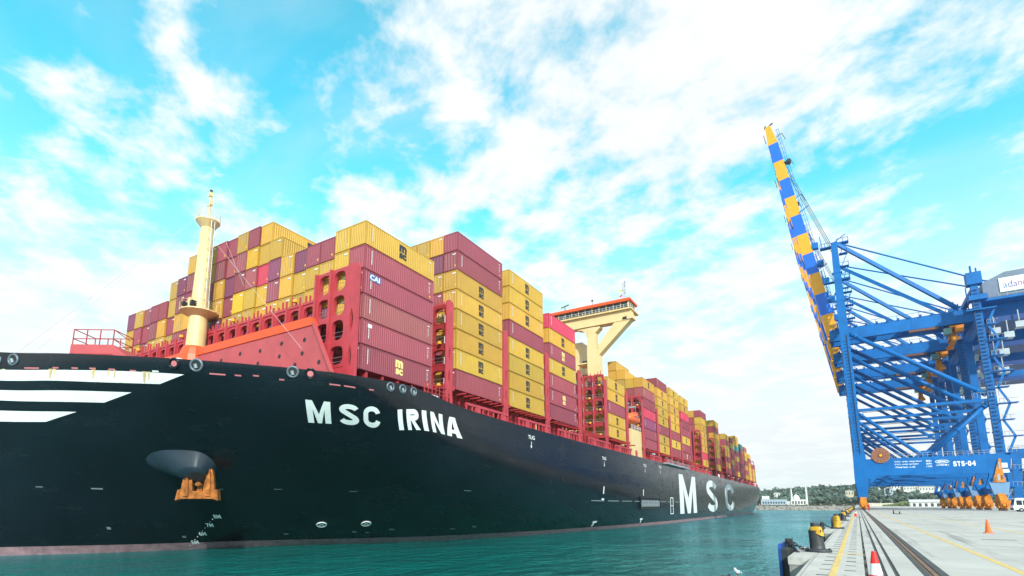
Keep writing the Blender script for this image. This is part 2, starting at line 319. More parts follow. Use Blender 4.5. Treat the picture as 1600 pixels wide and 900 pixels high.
# ================================================================ SETTING
WZ=-4.0
def water_mat():
    m=bpy.data.materials.new('harbour water'); m.use_nodes=True; t=m.node_tree; b=t.nodes['Principled BSDF']
    b.inputs['Base Color'].default_value=(.003,.120,.128,1); b.inputs['Roughness'].default_value=.10; b.inputs['IOR'].default_value=1.33; b.inputs['Specular Tint'].default_value=(.62,.93,1,1)
    g=t.nodes.new('ShaderNodeNewGeometry'); hs=[]
    for sc,sx,sy,am in ((.22,1,.6,1.0),(.9,1.,.55,.42),(3.2,1,.7,.13)):
        mp=t.nodes.new('ShaderNodeMapping'); mp.inputs['Scale'].default_value=(sx,sy,1); mp.inputs['Rotation'].default_value=(0,0,.6); t.links.new(g.outputs['Position'],mp.inputs[0])
        n=t.nodes.new('ShaderNodeTexNoise'); n.inputs['Scale'].default_value=sc; n.inputs['Detail'].default_value=4; n.inputs['Distortion'].default_value=.4; t.links.new(mp.outputs[0],n.inputs['Vector'])
        k=t.nodes.new('ShaderNodeMath'); k.operation='MULTIPLY'; k.inputs[1].default_value=am; t.links.new(n.outputs['Fac'],k.inputs[0]); hs.append(k.outputs[0])
    a=t.nodes.new('ShaderNodeMath'); t.links.new(hs[0],a.inputs[0]); t.links.new(hs[1],a.inputs[1])
    c=t.nodes.new('ShaderNodeMath'); t.links.new(a.outputs[0],c.inputs[0]); t.links.new(hs[2],c.inputs[1])
    pn=t.nodes.new('ShaderNodeTexNoise'); pn.inputs['Scale'].default_value=.035; pn.inputs['Detail'].default_value=4; t.links.new(g.outputs['Position'],pn.inputs['Vector'])
    pr=t.nodes.new('ShaderNodeMapRange'); pr.inputs[1].default_value=.35; pr.inputs[2].default_value=.65; pr.inputs[3].default_value=.45; pr.inputs[4].default_value=1.25; t.links.new(pn.outputs['Fac'],pr.inputs[0])
    pm_=t.nodes.new('ShaderNodeMath'); pm_.operation='MULTIPLY'; t.links.new(c.outputs[0],pm_.inputs[0]); t.links.new(pr.outputs[0],pm_.inputs[1]); c=pm_
    bu=t.nodes.new('ShaderNodeBump'); bu.inputs['Strength'].default_value=.9; bu.inputs['Distance'].default_value=1.0; t.links.new(c.outputs[0],bu.inputs['Height']); 
    t.nodes.remove(b); df=t.nodes.new('ShaderNodeBsdfDiffuse'); df.inputs[0].default_value=(.004,.150,.135,1); gb=t.nodes.new('ShaderNodeBsdfGlossy'); gb.inputs['Color'].default_value=(.50,.86,1,1); gb.inputs['Roughness'].default_value=.10  # cyan glossy tint paints a bluer sky reflection into the water colour
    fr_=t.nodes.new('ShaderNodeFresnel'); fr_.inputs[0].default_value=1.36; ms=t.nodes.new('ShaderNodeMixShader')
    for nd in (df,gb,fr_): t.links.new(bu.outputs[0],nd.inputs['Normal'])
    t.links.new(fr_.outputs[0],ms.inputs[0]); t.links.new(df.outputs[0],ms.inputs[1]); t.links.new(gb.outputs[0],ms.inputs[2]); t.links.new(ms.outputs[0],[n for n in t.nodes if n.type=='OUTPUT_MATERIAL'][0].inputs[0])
    return m
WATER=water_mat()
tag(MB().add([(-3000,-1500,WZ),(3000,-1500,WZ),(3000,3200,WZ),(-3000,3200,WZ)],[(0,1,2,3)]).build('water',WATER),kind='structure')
# ---- quay: the deck with trenches, kerb blocks at the fenders
QE=-1.32; BOL=[21.4+20.7*i for i in range(14)]
quay=tag(MB().box((QE,-80,-9),(-1.255,580,0)).box((.06,-80,-9),(.33,580,0)).box((.42,-80,-9),(.56,580,0)).box((.65,-80,-9),(1.10,580,0)).box((1.58,-80,-9),(900,580,0))
   .box((-1.255,-80,-9),(1.58,580,-.12)).build('quay',CONC),kind='structure')
MB().box((QE-.004,-80,-9),(QE-.02,580,-.35)).build('wall_face',CONCD,quay)
slab=MB().box((-1.235,0,-.12),(-.01,2.44,-.004)).mesh('cover_slab',CONC2)
for i in range(64):
    y=10.2+i*2.5
    o=put('cover_slab',slab,quay,(0,y,random.uniform(-.004,.004)))
# joints, lifting slots
slot=MB().box((-.95,.55,-.02),(-.72,.63,0)).box((-.95,1.8,-.02),(-.72,1.88,0)).box((-.42,.55,-.02),(-.19,.63,0)).box((-.42,1.8,-.02),(-.19,1.88,0)).mesh('lifting_slot',RAILD)
for i in range(24): put('lifting_slot',slot,quay,(0,10.2+i*2.5,.0035))
strip=MB().box((.03,0,-.1),(.055,1.25,.004)).mesh('slot_plate',RAILD)
for i in range(40): put('slot_plate',strip,quay,(0,10.4+i*2.5,0))
yl=MB()
for i in range(64): yl.box((-.70,10.21+i*2.5,-.003),(-.56,10.2+i*2.5+2.43,.0065))
yl.build('yellow_line',YLINE,quay)
MB().box((3.0,-40,.0005),(3.16,500,.004)).build('yellow_line',YLINE,quay)
MB().box((7.4,34,.0005),(7.56,500,.004)).build('yellow_line',YLINE,quay)
MB().box((-.5,21.0,.0005),(.02,21.1,.0075)).build('yellow_line',YLINE,quay)
# crane rail in its plated channel
tr=MB().box((1.11,-80,-.1),(1.22,580,.003)).box((1.42,-80,-.1),(1.57,580,.003)); tr.build('rail_channel',RAILD,quay)
MB().box((1.22,-80,-.1),(1.42,580,-.015)).build('rail_bed',RAILB,quay)
MB().box((1.285,-80,-.1),(1.355,580,.01)).build('rail',RAILB,quay)
MB().box((.335,-80,-.1),(.415,580,-.03)).box((.565,-80,-.1),(.645,580,-.03)).build('cable_slot',RAILD,quay)
MB().box((30.6,-80,.001),(30.9,580,.006)).build('rail_channel',RAILD,quay)
# expansion joints over the apron
jt=MB()
for y in range(16,300,12): jt.box((3.3,y,.0005),(60,y+.05,.003))
for x in (9.5,16,22.5,29): jt.box((x,0,.0005),(x+.05,400,.0034))
jt.build('expansion_joint',mat('joint filler',(.22,.21,.20),.9),quay)
pt=MB()
for (x,y,w,l) in ((7.5,38.6,2.2,.5),(11,47,3.5,.35),(4.6,33,1.2,.35),(12,66,5,.8),(7,72,2.5,.9),(20,90,8,1.4)): pt.box((x,y,.0005),(x+w,y+l,.0042))
pt.build('drain_cover',mat('drain cover iron',(.13,.115,.10),.75,var=.3),quay)
blk=MB().box((QE-.60,-2.6,-3.2),(QE-.002,1.9,.001)).mesh('fender_block',CONCD)
blt=MB().box((QE-.62,-2.62,-.22),(QE-.003,1.92,.003)).mesh('fender_block_cap',CONC2)
for b in BOL:
    put('fender_block',blk,quay,(0,b,0)); put('fender_block_cap',blt,quay,(0,b,0))
# ---- far shore, hill
def hill_h(x,y):
    s=lin([(-600,3),(-260,8),(-150,11),(-110,14),(-60,17),(0,20),(40,23),(70,29),(110,31),(200,33),(600,38),(1200,40)],x*900/max(y,1))
    f=min(1,max(0,(y-640)/230)); f=f*f*(3-2*f)
    return 1.0+s*f+1.2*math.sin(x*.05+1.3)*math.sin(y*.043)*f
def lin(T,x):
    if x<=T[0][0]: return T[0][1]
    for (a,b),(c,d) in zip(T,T[1:]):
        if x<=c: return b+(d-b)*(x-a)/(c-a)
    return T[-1][1]
HG=mat('hill ground',(.075,.085,.045),.95,var=.4,scale=.03)
hm=MB(); nx,ny=90,40
P=[(-900+i*25,596+j*16.,hill_h(-900+i*25,596+j*16.)) for j in range(ny) for i in range(nx)]
hm.add(P,[(j*nx+i,j*nx+i+1,(j+1)*nx+i+1,(j+1)*nx+i) for j in range(ny-1) for i in range(nx-1)])
tag(hm.build('hill',HG,smooth=True),kind='structure')
tag(MB().add([(-900,572,-4.6),(-1.4,572,-4.6),(-1.4,600,1.02),(-900,600,1.02)],[(0,1,2,3)]).build('shore',mat('shore rubble',(.30,.27,.24),.95,var=.4,scale=.4,bump=.6,bscale=1.)),kind='structure')
rk=MB(); rr=random.Random(4)
for i in range(1500):
    x=rr.uniform(-330,-2); t=rr.random(); y=572+28*t; z=-4.3+5.4*t; s=rr.uniform(.4,1.3)
    pts=[(x+rr.uniform(-s,s),y+rr.uniform(-s,s),z+rr.uniform(-.3,s)) for _ in range(6)]
    rk.add(pts,[(0,1,2),(0,2,3),(0,3,4),(1,2,5),(2,3,5),(3,4,5),(0,1,4),(1,5,4)])
tag(rk.build('shore_rocks',mat('pale rock',(.36,.32,.29),.9,var=.45,scale=.15)),'grey and tan boulders along the far shore behind the ship stern','rocks',kind='stuff')
LEAF=mat('far foliage',(.088,.135,.108),.8,var=.55,scale=.06)  # leaf colour lightened and blued, with distance haze painted into it
HLIST=[(-100,12,7),(-8,8,8),(30,20,7),(33,24,6),(45,14,9),(52,19,7),(56,24,8),(60,11,11),(63,16,8),(66,22,7),(70,26,6),(73,13,9),(76,19,8),(78,9,13),(80,23,7),(84,15,9),(86,27,7),(88,11,10),(91,20,8),(94,6,12),(96,25,8),(99,16,9),(102,9,11),(105,22,8),(108,13,9),(37,9,8),(22,25,7),(115,24,9),(119,17,10),(125,28,8)]
HOUSES=[(u*(690+hh*6.5)/900,690+hh*6.5,w*.85) for u,hh,w in HLIST]
fl=MB(); rr=random.Random(11)
for i in range(5200):
    y=rr.uniform(650,960); x=rr.uniform(-260,420)*y/900
    if any(abs(x-hx)<hw and hy-55<y<hy+4 for hx,hy,hw in HOUSES) and rr.random()<.93: continue
    h=hill_h(x,y); s=rr.uniform(2.2,5.2)*(1.25 if rr.random()<.12 else 1); c=Vector((x,y,h+s*.75))
    for k in range(5):
        n=Vector((rr.uniform(-1,1),rr.uniform(-1,1),rr.uniform(-.3,1.))); d=c+n*s*.62
        a=Vector((rr.uniform(-1,1),rr.uniform(-1,1),rr.uniform(-.6,.6))).normalized()*s*.8; b=Vector((rr.uniform(-1,1),rr.uniform(-1,1),rr.uniform(.2,1))).normalized()*s*.8
        fl.add([d-a*.6-b*.4,d+a*.6-b*.4,d+a*.35+b*.55,d-a*.45+b*.5,d+Vector((0,-s*.35,s*.15))],[(0,1,4),(1,2,4),(2,3,4),(3,0,4)])
tag(fl.build('hill_trees',LEAF),'hazy green woodland covering the far hill','trees',kind='stuff')
WALLC=[mat('far wall white',(.72,.71,.68),.8),mat('far wall cream',(.62,.55,.43),.8),mat('far wall blue',(.42,.52,.62),.8)]
ROOFC=[mat('far roof grey',(.42,.42,.43),.8),mat('far roof tile',(.42,.17,.10),.8)]
WIN=mat('far window',(.05,.06,.07),.3)
def house(x,y,w,d,h,i,label):
    z=hill_h(x,y); e=empty('house',(x,y,z+1.0),0,label,'house','houses on the far hillside')
    MB().box((-w/2,0,-3),(w/2,d,h)).build('wall',WALLC[i%3],e)
    MB().prism([(-w/2-.4,h),(w/2+.4,h),(w/2+.4,h+.25),(0,h+1.4),(-w/2-.4,h+.25)],lambda a,b,c:(a,c,b),-.4,d+.4).build('roof',ROOFC[i%4==2],e)
    for k in range(max(2,int(w/2.5))):
        xx=-w/2+(k+.5)*w/max(2,int(w/2.5)); MB().box((xx-.45,-.06,h*.4),(xx+.45,0.02,h*.75)).build('window',WIN,e)
    return e
rr=random.Random(21); hs=0
ORD2=ORD+['twenty-fifth','twenty-sixth','twenty-seventh','twenty-eighth','twenty-ninth','thirtieth']
for (u,hh,w) in sorted(HLIST):
    y=690+hh*6.5; house(u*y/900,y,w,7,rr.uniform(5,7.5),hs,f'small {["white","cream","bluish"][hs%3]} house among trees on the far hillside, {ORD2[hs]} from the left'); hs+=1
# far buildings by the shore
ms=empty('mosque',(-50,628,1.0),0,'white domed mosque with two minarets on the far shore','mosque')
ms.scale=(1.15,1,1.2); MB().box((-6.5,0,-1),(6.5,10,4.6)).box((-9.5,1,-1),(-6.4,8,3.2)).build('prayer_hall',WALLC[0],ms)
MB().lathe([(2.6,4.6),(2.7,5.4),(2.5,6.6),(1.9,7.7),(1.0,8.5),(.12,9.0),(.08,10.2)],(-2.2,4,0),14).build('dome',WALLC[0],ms,True)
for x,hh in ((-5.6,14.5),(6.2,18.5)):
    MB().lathe([(.75,-1),(.7,hh*.6),(1.05,hh*.62),(1.05,hh*.65),(.6,hh*.66),(.55,hh*.88),(.8,hh*.89),(.5,hh*.9),(.05,hh)],(x,2,0),10).build('minaret',WALLC[0],ms)
for k in range(5): MB().box((-5.3+k*2.3,-.05,.8),(-4.1+k*2.3,.02,3.2)).build('window',WIN,ms)
wb=empty('warehouse',(-69,610,1.0),0,'long pale flat-roofed building beside the ship stern on the far shore','building')
MB().box((-14,0,-1),(9,12,5.2)).build('wall',WALLC[2],wb); MB().box((-14.4,-.4,5.2),(9.4,12.4,5.7)).build('roof',ROOFC[0],wb)
MB().box((-13,1,5.7),(-7,9,9)).build('upper_storey',WALLC[0],wb)
for k in range(9): MB().box((-12.6+k*2.4,-.05,1.2),(-11.2+k*2.4,.03,3.4)).build('window',WIN,wb)
lt=empty('lattice_tower',(22,800,14),0,'thin lattice mast on the far hill seen under the portal beam','mast')
for a,b in ((-1,-1),(1,-1),(1,1),(-1,1)): MB().bar((a,b,0),(a*.2,b*.2,32),.25).build('leg',STEEL,lt)
for k in range(8): MB().bar((-1+k*.1,-1+k*.1,k*4),(1-k*.1,-1+k*.1,k*4+4),.16).build('brace',STEEL,lt)
lb=empty('shed',(0,0,0),0,'long low white shed at the far end of the quay','building')
MB().box((34,520,0),(54,532,3.4)).build('wall',WALLC[0],lb); MB().prism([(519,3.6),(533,3.6),(526,5.2)],lambda a,b,c:(c,a,b),33.6,54.4).build('roof',WHITE,lb)
for k in range(5): MB().box((35.5+k*3.6,519.9,.1),(37.2+k*3.6,520.05,2.4)).build('door',WIN,lb)
fw_=empty('boundary_wall',(0,0,0),0,'low pale boundary wall across the far end of the quay','wall')
MB().box((4,556,0),(130,556.5,2.6)).build('wall',WALLC[1],fw_)
for k in range(22): MB().box((4+k*6,555.8,0),(4.5+k*6,556.7,2.9)).build('pier',WALLC[0],fw_)
gm=MB(); rr=random.Random(9)
for i in range(240):
    x=rr.uniform(18,46); c=Vector((x,545+rr.uniform(-3,3),.4)); hgt=3.2*math.exp(-((x-33)/7)**2)+.5
    for k in range(4):
        d=c+Vector((rr.uniform(-1,1),rr.uniform(-1,1),rr.random()*hgt)); gm.add([d+Vector((-.8,0,-.4)),d+Vector((.8,.1,-.4)),d+Vector((.2,0,.7))],[(0,1,2)])
tag(gm.build('scrub_mound',mat('dry scrub',(.16,.20,.09),.9,var=.4,scale=.3)),'low scrubby green mound at the far end of the quay','scrub',kind='stuff')

hz_m=bpy.data.materials.new('haze air'); hz_m.use_nodes=True; t=hz_m.node_tree; t.nodes.clear()
pv=t.nodes.new('ShaderNodeVolumePrincipled'); pv.inputs['Color'].default_value=(.97,.99,1,1); pv.inputs['Density'].default_value=.00012; pv.inputs['Anisotropy'].default_value=.2
mo=t.nodes.new('ShaderNodeOutputMaterial'); t.links.new(pv.outputs[0],mo.inputs['Volume'])
tag(MB().box((-3100,-1600,-12),(3100,3300,150)).build('haze',hz_m),kind='stuff')
# ================================================================ SHIP
YAW=R(2.3); ca,sa=math.cos(YAW),math.sin(YAW)
def toW(x,y,z): return (-42.7+x*ca-(y-67)*sa,67+x*sa+(y-67)*ca,z)
SHIP=empty('container_ship',toW(0,0,0)[:2]+(0,),YAW,'huge black-hulled container ship with red deck structures and white name lettering','ship')
ZW=-4.0
DK=[(-40,11.0),(-32.2,15.9),(-25,18.9),(-18.5,22),(-12.6,25.2),(-7.5,28.9),(-3.9,32.2),(-1.2,36),(0,42),(0,52),(0,70),(0,100),(0,140),(0,200),(0,300),(0,405),(-2.0,431)]
WLC=[(-40,17.0),(-35.5,23.5),(-31.5,29.5),(-28.7,36),(-25.7,43),(-21.2,50),(-16.3,57),(-11.8,66),(-8.2,78),(-6.0,92),(-3.8,112),(-1.6,138),(-.4,168),(0,212),(0,302),(-2.5,385),(-11,402)]
ZD=[(11,17.8),(15.9,17.3),(18.9,16.8),(22,16.3),(25.2,15.8),(28.9,15.4),(32,15.15),(36,14.95),(40,15.05),(43.3,15.15),(46.8,14.9),(50.6,14.45),(56,14.1),(67,13.85),(100,13.6),(500,13.4)]
def crom(P,q):
    n=len(P); q=min(max(q,0.0),n-1-1e-6); i=int(q); t=q-i
    p1=P[i];p2=P[i+1]
    p0=P[i-1] if i>0 else tuple(2*a-b for a,b in zip(p1,p2))
    p3=P[i+2] if i+2<n else tuple(2*b-a for a,b in zip(p1,p2))
    r=[]
    for a,b,c,d in zip(p0,p1,p2,p3):
        m1=(c-a)/2; m2=(d-b)/2
        r.append((2*t**3-3*t*t+1)*b+(t**3-2*t*t+t)*m1+(-2*t**3+3*t*t)*c+(t**3-t*t)*m2)
    return r
def lin(T,x):
    if x<=T[0][0]: return T[0][1]
    for (a,b),(c,d) in zip(T,T[1:]):
        if x<=c: return b+(d-b)*(x-a)/(c-a)
    return T[-1][1]
def hullP(q,u,off=0.0):
    d=crom(DK,q);w=crom(WLC,q);zd=lin(ZD,d[1])
    pw=1.55+.85*min(1.0,max(0.0,(q-7)/3.0)); g=max(u,0.0)**pw if u<1 else 1.0
    x=min(0.0,d[0]+(w[0]-d[0])*g); y=d[1]+(w[1]-d[1])*g; z=zd+(ZW-zd)*u
    if off:
        n=hullN(q,u); return (x+n[0]*off,y+n[1]*off,z+n[2]*off)
    return (x,y,z)
def hullN(q,u):
    e=.03
    a=hullP(q-e,u);b=hullP(q+e,u);c=hullP(q,max(u-e,0));d=hullP(q,min(u+e,1.0))
    t=[b[i]-a[i] for i in range(3)];s=[c[i]-d[i] for i in range(3)]
    n=(t[1]*s[2]-t[2]*s[1],t[2]*s[0]-t[0]*s[2],t[0]*s[1]-t[1]*s[0])
    l=(n[0]**2+n[1]**2+n[2]**2)**.5 or 1
    return (n[0]/l,n[1]/l,n[2]/l)

def strip_mesh(qs,us,off=0.,mirror=False):
    m=MB(); P=[];nq,nu=len(qs),len(us)
    for q in qs:
        for u in us:
            p=hullP(q,u,off); P.append((-80-p[0],p[1],p[2]) if mirror else p)
    return m.add(P,[(i*nu+j,(i+1)*nu+j,(i+1)*nu+j+1,i*nu+j+1) for i in range(nq-1) for j in range(nu-1)])
QS=[i/12 for i in range(0,16*12+1)]; US=[0,.01,.03,.06,.1,.15,.2,.26,.33,.4,.47,.55,.63,.71,.79,.87,.94,1.0,1.12,1.3]
hb=strip_mesh(QS,US); hb2=strip_mesh(QS,US,mirror=True); hb.add(hb2.v,hb2.f)
# transom
nu=len(US); a=len(QS)-1; n0=len(hb2.v)
hb.f+=[(a*nu+j,a*nu+j+1,n0+a*nu+j+1,n0+a*nu+j) for j in range(nu-1)]
hull=hb.build('hull',HULL,SHIP,smooth=True)
dk=MB(); P=[]
for q in QS:
    d=hullP(q,0); e=hullP(q,.9/(d[2]-ZW)); nn=hullN(q,.05); nl=math.hypot(nn[0],nn[1]) or 1; ix,iy=-nn[0]/nl,-nn[1]/nl
    t=(d[0]+ix*.28,d[1]+iy*.28); w=(e[0]+ix*.30,e[1]+iy*.30)
    P+=[(w[0],w[1],d[2]-.9),(-80-w[0],w[1],d[2]-.9),(t[0],t[1],d[2]-.002),(d[0],d[1],d[2]-.001)]
n=len(QS)
dk.add(P,[(4*i,4*i+4,4*i+5,4*i+1) for i in range(n-1)])
mbw=MB().add(P,[(4*i,4*i+4,4*i+6,4*i+2) for i in range(n-1)]+[(4*i+2,4*i+6,4*i+7,4*i+3) for i in range(n-1)]); mbw.build('bulwark',HULL,hull)
dk.build('deck',COAM,SHIP)
strip_mesh(QS,[.955,.965,.975,.985,1.0,1.02],.02).build('boot_stripe',BOOT,hull)
def onhull(c,off=.03):
    "bilinear map of the unit square onto the hull; c = (q,u) of top-left, top-right, bottom-right, bottom-left"
    def f(a,b):
        w=((1-a)*b,a*b,a*(1-b),(1-a)*(1-b)); q=sum(k*p[0] for k,p in zip(w,c)); u=sum(k*p[1] for k,p in zip(w,c)); return hullP(q,u,off)
    return f
def seg(c,a0,a1):
    l=lambda p,q,t:(p[0]+(q[0]-p[0])*t,p[1]+(q[1]-p[1])*t); return (l(c[0],c[1],a0),l(c[0],c[1],a1),l(c[3],c[2],a1),l(c[3],c[2],a0))
CM=((5.859, 0.1497), (6.362, 0.1516), (6.24, 0.259), (5.788, 0.2611)); CS=((6.548, 0.1537), (7.434, 0.1505), (7.253, 0.2612), (6.399, 0.2562)); CI=((7.815, 0.1527), (9.048, 0.0916), (9.007, 0.2293), (7.674, 0.264))
painted_letter('M',onhull(CM),HWHITE,hull,.26)
painted_letter('S',onhull(seg(CS,0,.47)),HWHITE,hull,.27); painted_letter('C',onhull(seg(CS,.57,1)),HWHITE,hull,.27)
for ch,a,b in (('I',0,.085),('R',.155,.37),('I',.43,.515),('N',.585,.78),('A',.815,1.02)): painted_letter(ch,onhull(seg(CI,a,b)),HWHITE,hull,.30)
def flat(y0,y1,z0,z1): return lambda a,b:(.03,y0+(y1-y0)*a,z0+(z1-z0)*b)
def onside(y0,y1,z0,z1):
    def f(a,b):
        y=y0+(y1-y0)*a; z=z0+(z1-z0)*b; lo,hi=6.,16.
        for _ in range(30):
            q=(lo+hi)/2; zd=lin(ZD,crom(DK,q)[1]); u=(zd-z)/(zd-ZW)
            if hullP(q,u)[1]<y: lo=q
            else: hi=q
        return hullP(q,u,.03)
    return f
for ch,a,b in (('M',173,198),('S',218,241),('C',262,290)): painted_letter(ch,onside(a,b,-1.4,11.3),HWHITE,hull,.22 if ch=='M' else .24,4)
def hullpatch(name,top,bot,m,off=.025,n=14):
    "band between two (q,u) polylines"
    def samp(P,t):
        t*=len(P)-1; i=min(int(t),len(P)-2); k=t-i; return tuple(P[i][j]+(P[i+1][j]-P[i][j])*k for j in (0,1))
    mb=MB(); P=[]; k=4
    for i in range(n+1):
        a=samp(top,i/n); b=samp(bot,i/n)
        for j in range(k+1): P.append(hullP(a[0]+(b[0]-a[0])*j/k,a[1]+(b[1]-a[1])*j/k,off))
    return mb.add(P,[(i*(k+1)+j,(i+1)*(k+1)+j,(i+1)*(k+1)+j+1,i*(k+1)+j+1) for i in range(n) for j in range(k)]).build(name,m,hull,True)
hullpatch('bow_stripe',[(0.1, 0.09), (1.006, 0.0863), (2.008, 0.0807), (2.999, 0.0739), (3.875, 0.0742)],[(0.1, 0.142), (1.001, 0.1389), (1.7, 0.1325), (2.486, 0.1323), (3.476, 0.1263)],RUSTW)
hullpatch('bow_stripe',[(0.1, 0.189), (0.992, 0.1849), (1.976, 0.1775), (3.016, 0.1719)],[(0.1, 0.237), (0.977, 0.2338), (1.745, 0.2319), (2.562, 0.2263)],HWHITE)
hullpatch('bow_stripe',[(0.1, 0.286), (0.959, 0.2827), (2.11, 0.2758)],[(0.1, 0.337), (0.936, 0.3347), (1.599, 0.3279)],HWHITE)
RRUN=mat('rust run stain',(.62,.47,.23),.6,var=.3,scale=2.)
for q,u0,u1,w in ((1.06,.082,.112,.02),(1.80,.077,.128,.035),(1.86,.077,.118,.02),(2.47,.074,.120,.03),(2.70,.073,.105,.02),(2.80,.073,.110,.018),(3.26,.071,.124,.035),(3.33,.071,.112,.02)):
    hullpatch('rust_run',[(q-w,u0),(q+w,u0)],[(q-w*.35-(u1-u0)*.4,u1),(q+w*.2-(u1-u0)*.4,u1)],RRUN,.032,2)
FAIR=mat('fairlead steel',(.15,.185,.22),.4,.4); PINKD=mat('recess red',(.55,.16,.18),.6)
for q,u,s in ((1.193, 0.0349, 1), (0.948, 0.0414, 1), (4.071, 0.0256, 1.05), (5.692, 0.0199, 0.95), (7.764, 0.031, 0.85), (8.008, 0.0305, 0.85), (8.239, 0.0279, 0.85)):
    p=hullP(q,u,.02); nn=hullN(q,u); f=MB().torus(p,nn,.54*s,.12*s).build('fairlead',FAIR,hull,True)
    MB().disc(hullP(q,u,.03),nn,.48*s).build('fairlead_mouth',DARK,f); MB().tube(Vector(p)+Vector(nn)*.08+Vector((0,.05,-.3)),Vector(p)+Vector(nn)*.08+Vector((0,-.1,.1)),.16*s,n=8).build('roller',STEEL,f)
for q,u in ((3.725, 0.0254), (6.052, 0.0202)):
    p=hullP(q,u,.02); nn=hullN(q,u); f=MB().torus(p,nn,.5,.11,20,6).build('fairlead',HULL,hull,True); f.scale=(1,1,1)
    MB().disc(hullP(q,u,.03),nn,.30).build('fairlead_mouth',PINKD,f)
for i,(q,u) in enumerate([(1.487, 0.0707), (1.878, 0.0679), (2.178, 0.0667), (2.456, 0.065), (2.753, 0.0655), (3.08, 0.0667), (3.43, 0.0644), (4.38, 0.0589), (4.689, 0.0574), (4.98, 0.0515), (5.451, 0.0604), (6.551, 0.0597), (6.865, 0.0593), (7.332, 0.0608)]):
    w=.12 if i in (0,7,11,12) else .05
    hullpatch('freeing_port',[(q-w,u),(q+w,u)],[(q-w,u+.007),(q+w,u+.007)],PINKD if i not in (6,) else WHITE,.03,2)
for q,u in ((5.171, 0.8467), (5.93, 0.8422)):
    p=hullP(q,u,.03); nn=hullN(q,u); f=MB().torus(p,nn,.62,.075,20,5).build('thruster_mark',HWHITE,hull)
    d=Vector(nn); a=d.cross(Vector((0,0,1))).normalized(); b=a.cross(d); p=Vector(p)
    MB().bar(p-(a+b)*.4,p+(a+b)*.4,.14,.03,nn).bar(p-(a-b)*.4,p+(a-b)*.4,.14,.03,nn).build('cross',HWHITE,f)
# draught marks, tug marks, seams
for i,(q,u) in enumerate(((3.076, 0.954), (3.26, 0.9), (3.443, 0.846), (3.626, 0.792))):
    lettering('draught_mark',['5','6','7','8'][i]+'M',onhull(((q-.05,u-.012),(q+.06,u-.012),(q+.06,u+.012),(q-.05,u+.012))),HWHITE,hull,.02)
dm=MB()
for k in range(22):
    t=k/21; p=hullP(2.981+0.654*t,0.9731-0.192*t,.03); dm.box((p[0]-.05,p[1]-.045,p[2]-.03),(p[0]+.01,p[1]+.045,p[2]+.03)) if k%2==0 else None
dm.build('draught_scale',HWHITE,hull)
for (y,z,s) in ((73,12.0,1.5),(106,11.0,1.6),(136,11.3,1.7),(151,11.8,1.7)):
    lettering('tug_mark','TUG',onside(y-s*.75,y+s*.75,z,z+s*.42),HWHITE,hull,.02); 
    f=onside(y-.3,y+.3,z-1.5,z-.35); MB().add([f(.35,1),f(.65,1),f(.65,.4),f(1,.4),f(.5,0),f(0,.4),f(.35,.4)],[tuple(range(7))]).build('tug_arrow',HWHITE,hull)
for y in (106,134):
    for z,h in ((3.2,2.2),(2.5,.35)):
        f=onside(y-.28 if h>1 else y-.7,y+.28 if h>1 else y+.7,z+.6*(h>1),z+h); MB().add([f(0,0),f(1,0),f(1,1),f(0,1)],[(0,1,2,3)]).build('frame_mark',HWHITE,hull)
    f=onside(y-1,y+1,-2.3,-1.9); MB().add([f(0,0),f(1,0),f(1,1),f(0,1)],[(0,1,2,3)]).build('frame_mark',HWHITE,hull)
    f=onside(y-.3,y+.3,-3,-2.1); MB().add([f(0,0),f(1,0),f(1,1),f(0,1)],[(0,1,2,3)]).build('frame_mark',HWHITE,hull)
for (q,u,w,h) in ((.561,.655,.08,.004),(1.226,.647,.07,.003),(2.04,.6485,.12,.005),(3.9,.63,.05,.003),(4.768,.622,.09,.003),(6.054,.6238,.1,.003),(8.329,.606,.12,.004),(2.968,.9165,.04,.008),(4.531,.91,.05,.007),(5.641,.9038,.05,.008),(5.852,.9103,.05,.007),(6.286,.8897,.06,.008),(7.291,.8978,.06,.007),(7.7,.885,.05,.01),(1.95,.86,.04,.01)):
    w*=.7;h*=.7
    hullpatch('hull_mark',[(q-w,u-h),(q+w,u-h)],[(q-w,u+h),(q+w,u+h)],mat('grey stencil',(.20,.22,.23),.6),.03,3)
# mid-ship shell door recess, pilot mark, sill lines
def sidebox(name,y0,y1,z0,z1,m,x0=-.3,x1=.06,parent=None): return MB().box((x0,y0,z0),(x1,y1,z1)).build(name,m,parent or hull)
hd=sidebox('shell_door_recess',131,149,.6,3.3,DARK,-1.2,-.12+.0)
fd=MB()
for (a,b,c,d) in ((131,149,3.2,3.5),(131,149,.4,.7),(130.7,131.1,.4,3.5),(148.9,149.3,.4,3.5)): fd.box((-1.0,a,c),(.12,b,d))
fd.build('door_frame',HULL,hd)
rl=MB()
for k in range(12): rl.box((-.2,132+k*1.45,1.0),(.05,132.4+k*1.45,2.6))
rl.box((-.2,132,2.3),(.06,148.3,2.6)).box((-.2,132,1.3),(.06,148.3,1.5)); rl.build('platform_ladder',STEEL,hd)
pm=MB()
for (a,b,c,d) in ((161,164.5,3.4,3.65),(161,164.5,-1.3,-1.05),(161,161.5,-1.05,3.4),(164,164.5,-1.05,3.4),(161.5,164,1.1,1.3)):
    f=onside(a,b,c,d); pm.add([f(0,0),f(1,0),f(1,1),f(0,1)],[(0,1,2,3)])
pm.build('pilot_mark',HWHITE,hull)
sm=MB()
for (a,b) in ((100,131),(149,172)):
    k=a
    while k<b:
        f=onside(k,min(k+7,b),2.28,2.42); sm.add([f(0,0),f(1,0),f(1,1),f(0,1)],[(0,1,2,3)]); k+=9
sm.build('load_line_marks',mat('faint grey line',(.28,.30,.31),.6),hull)
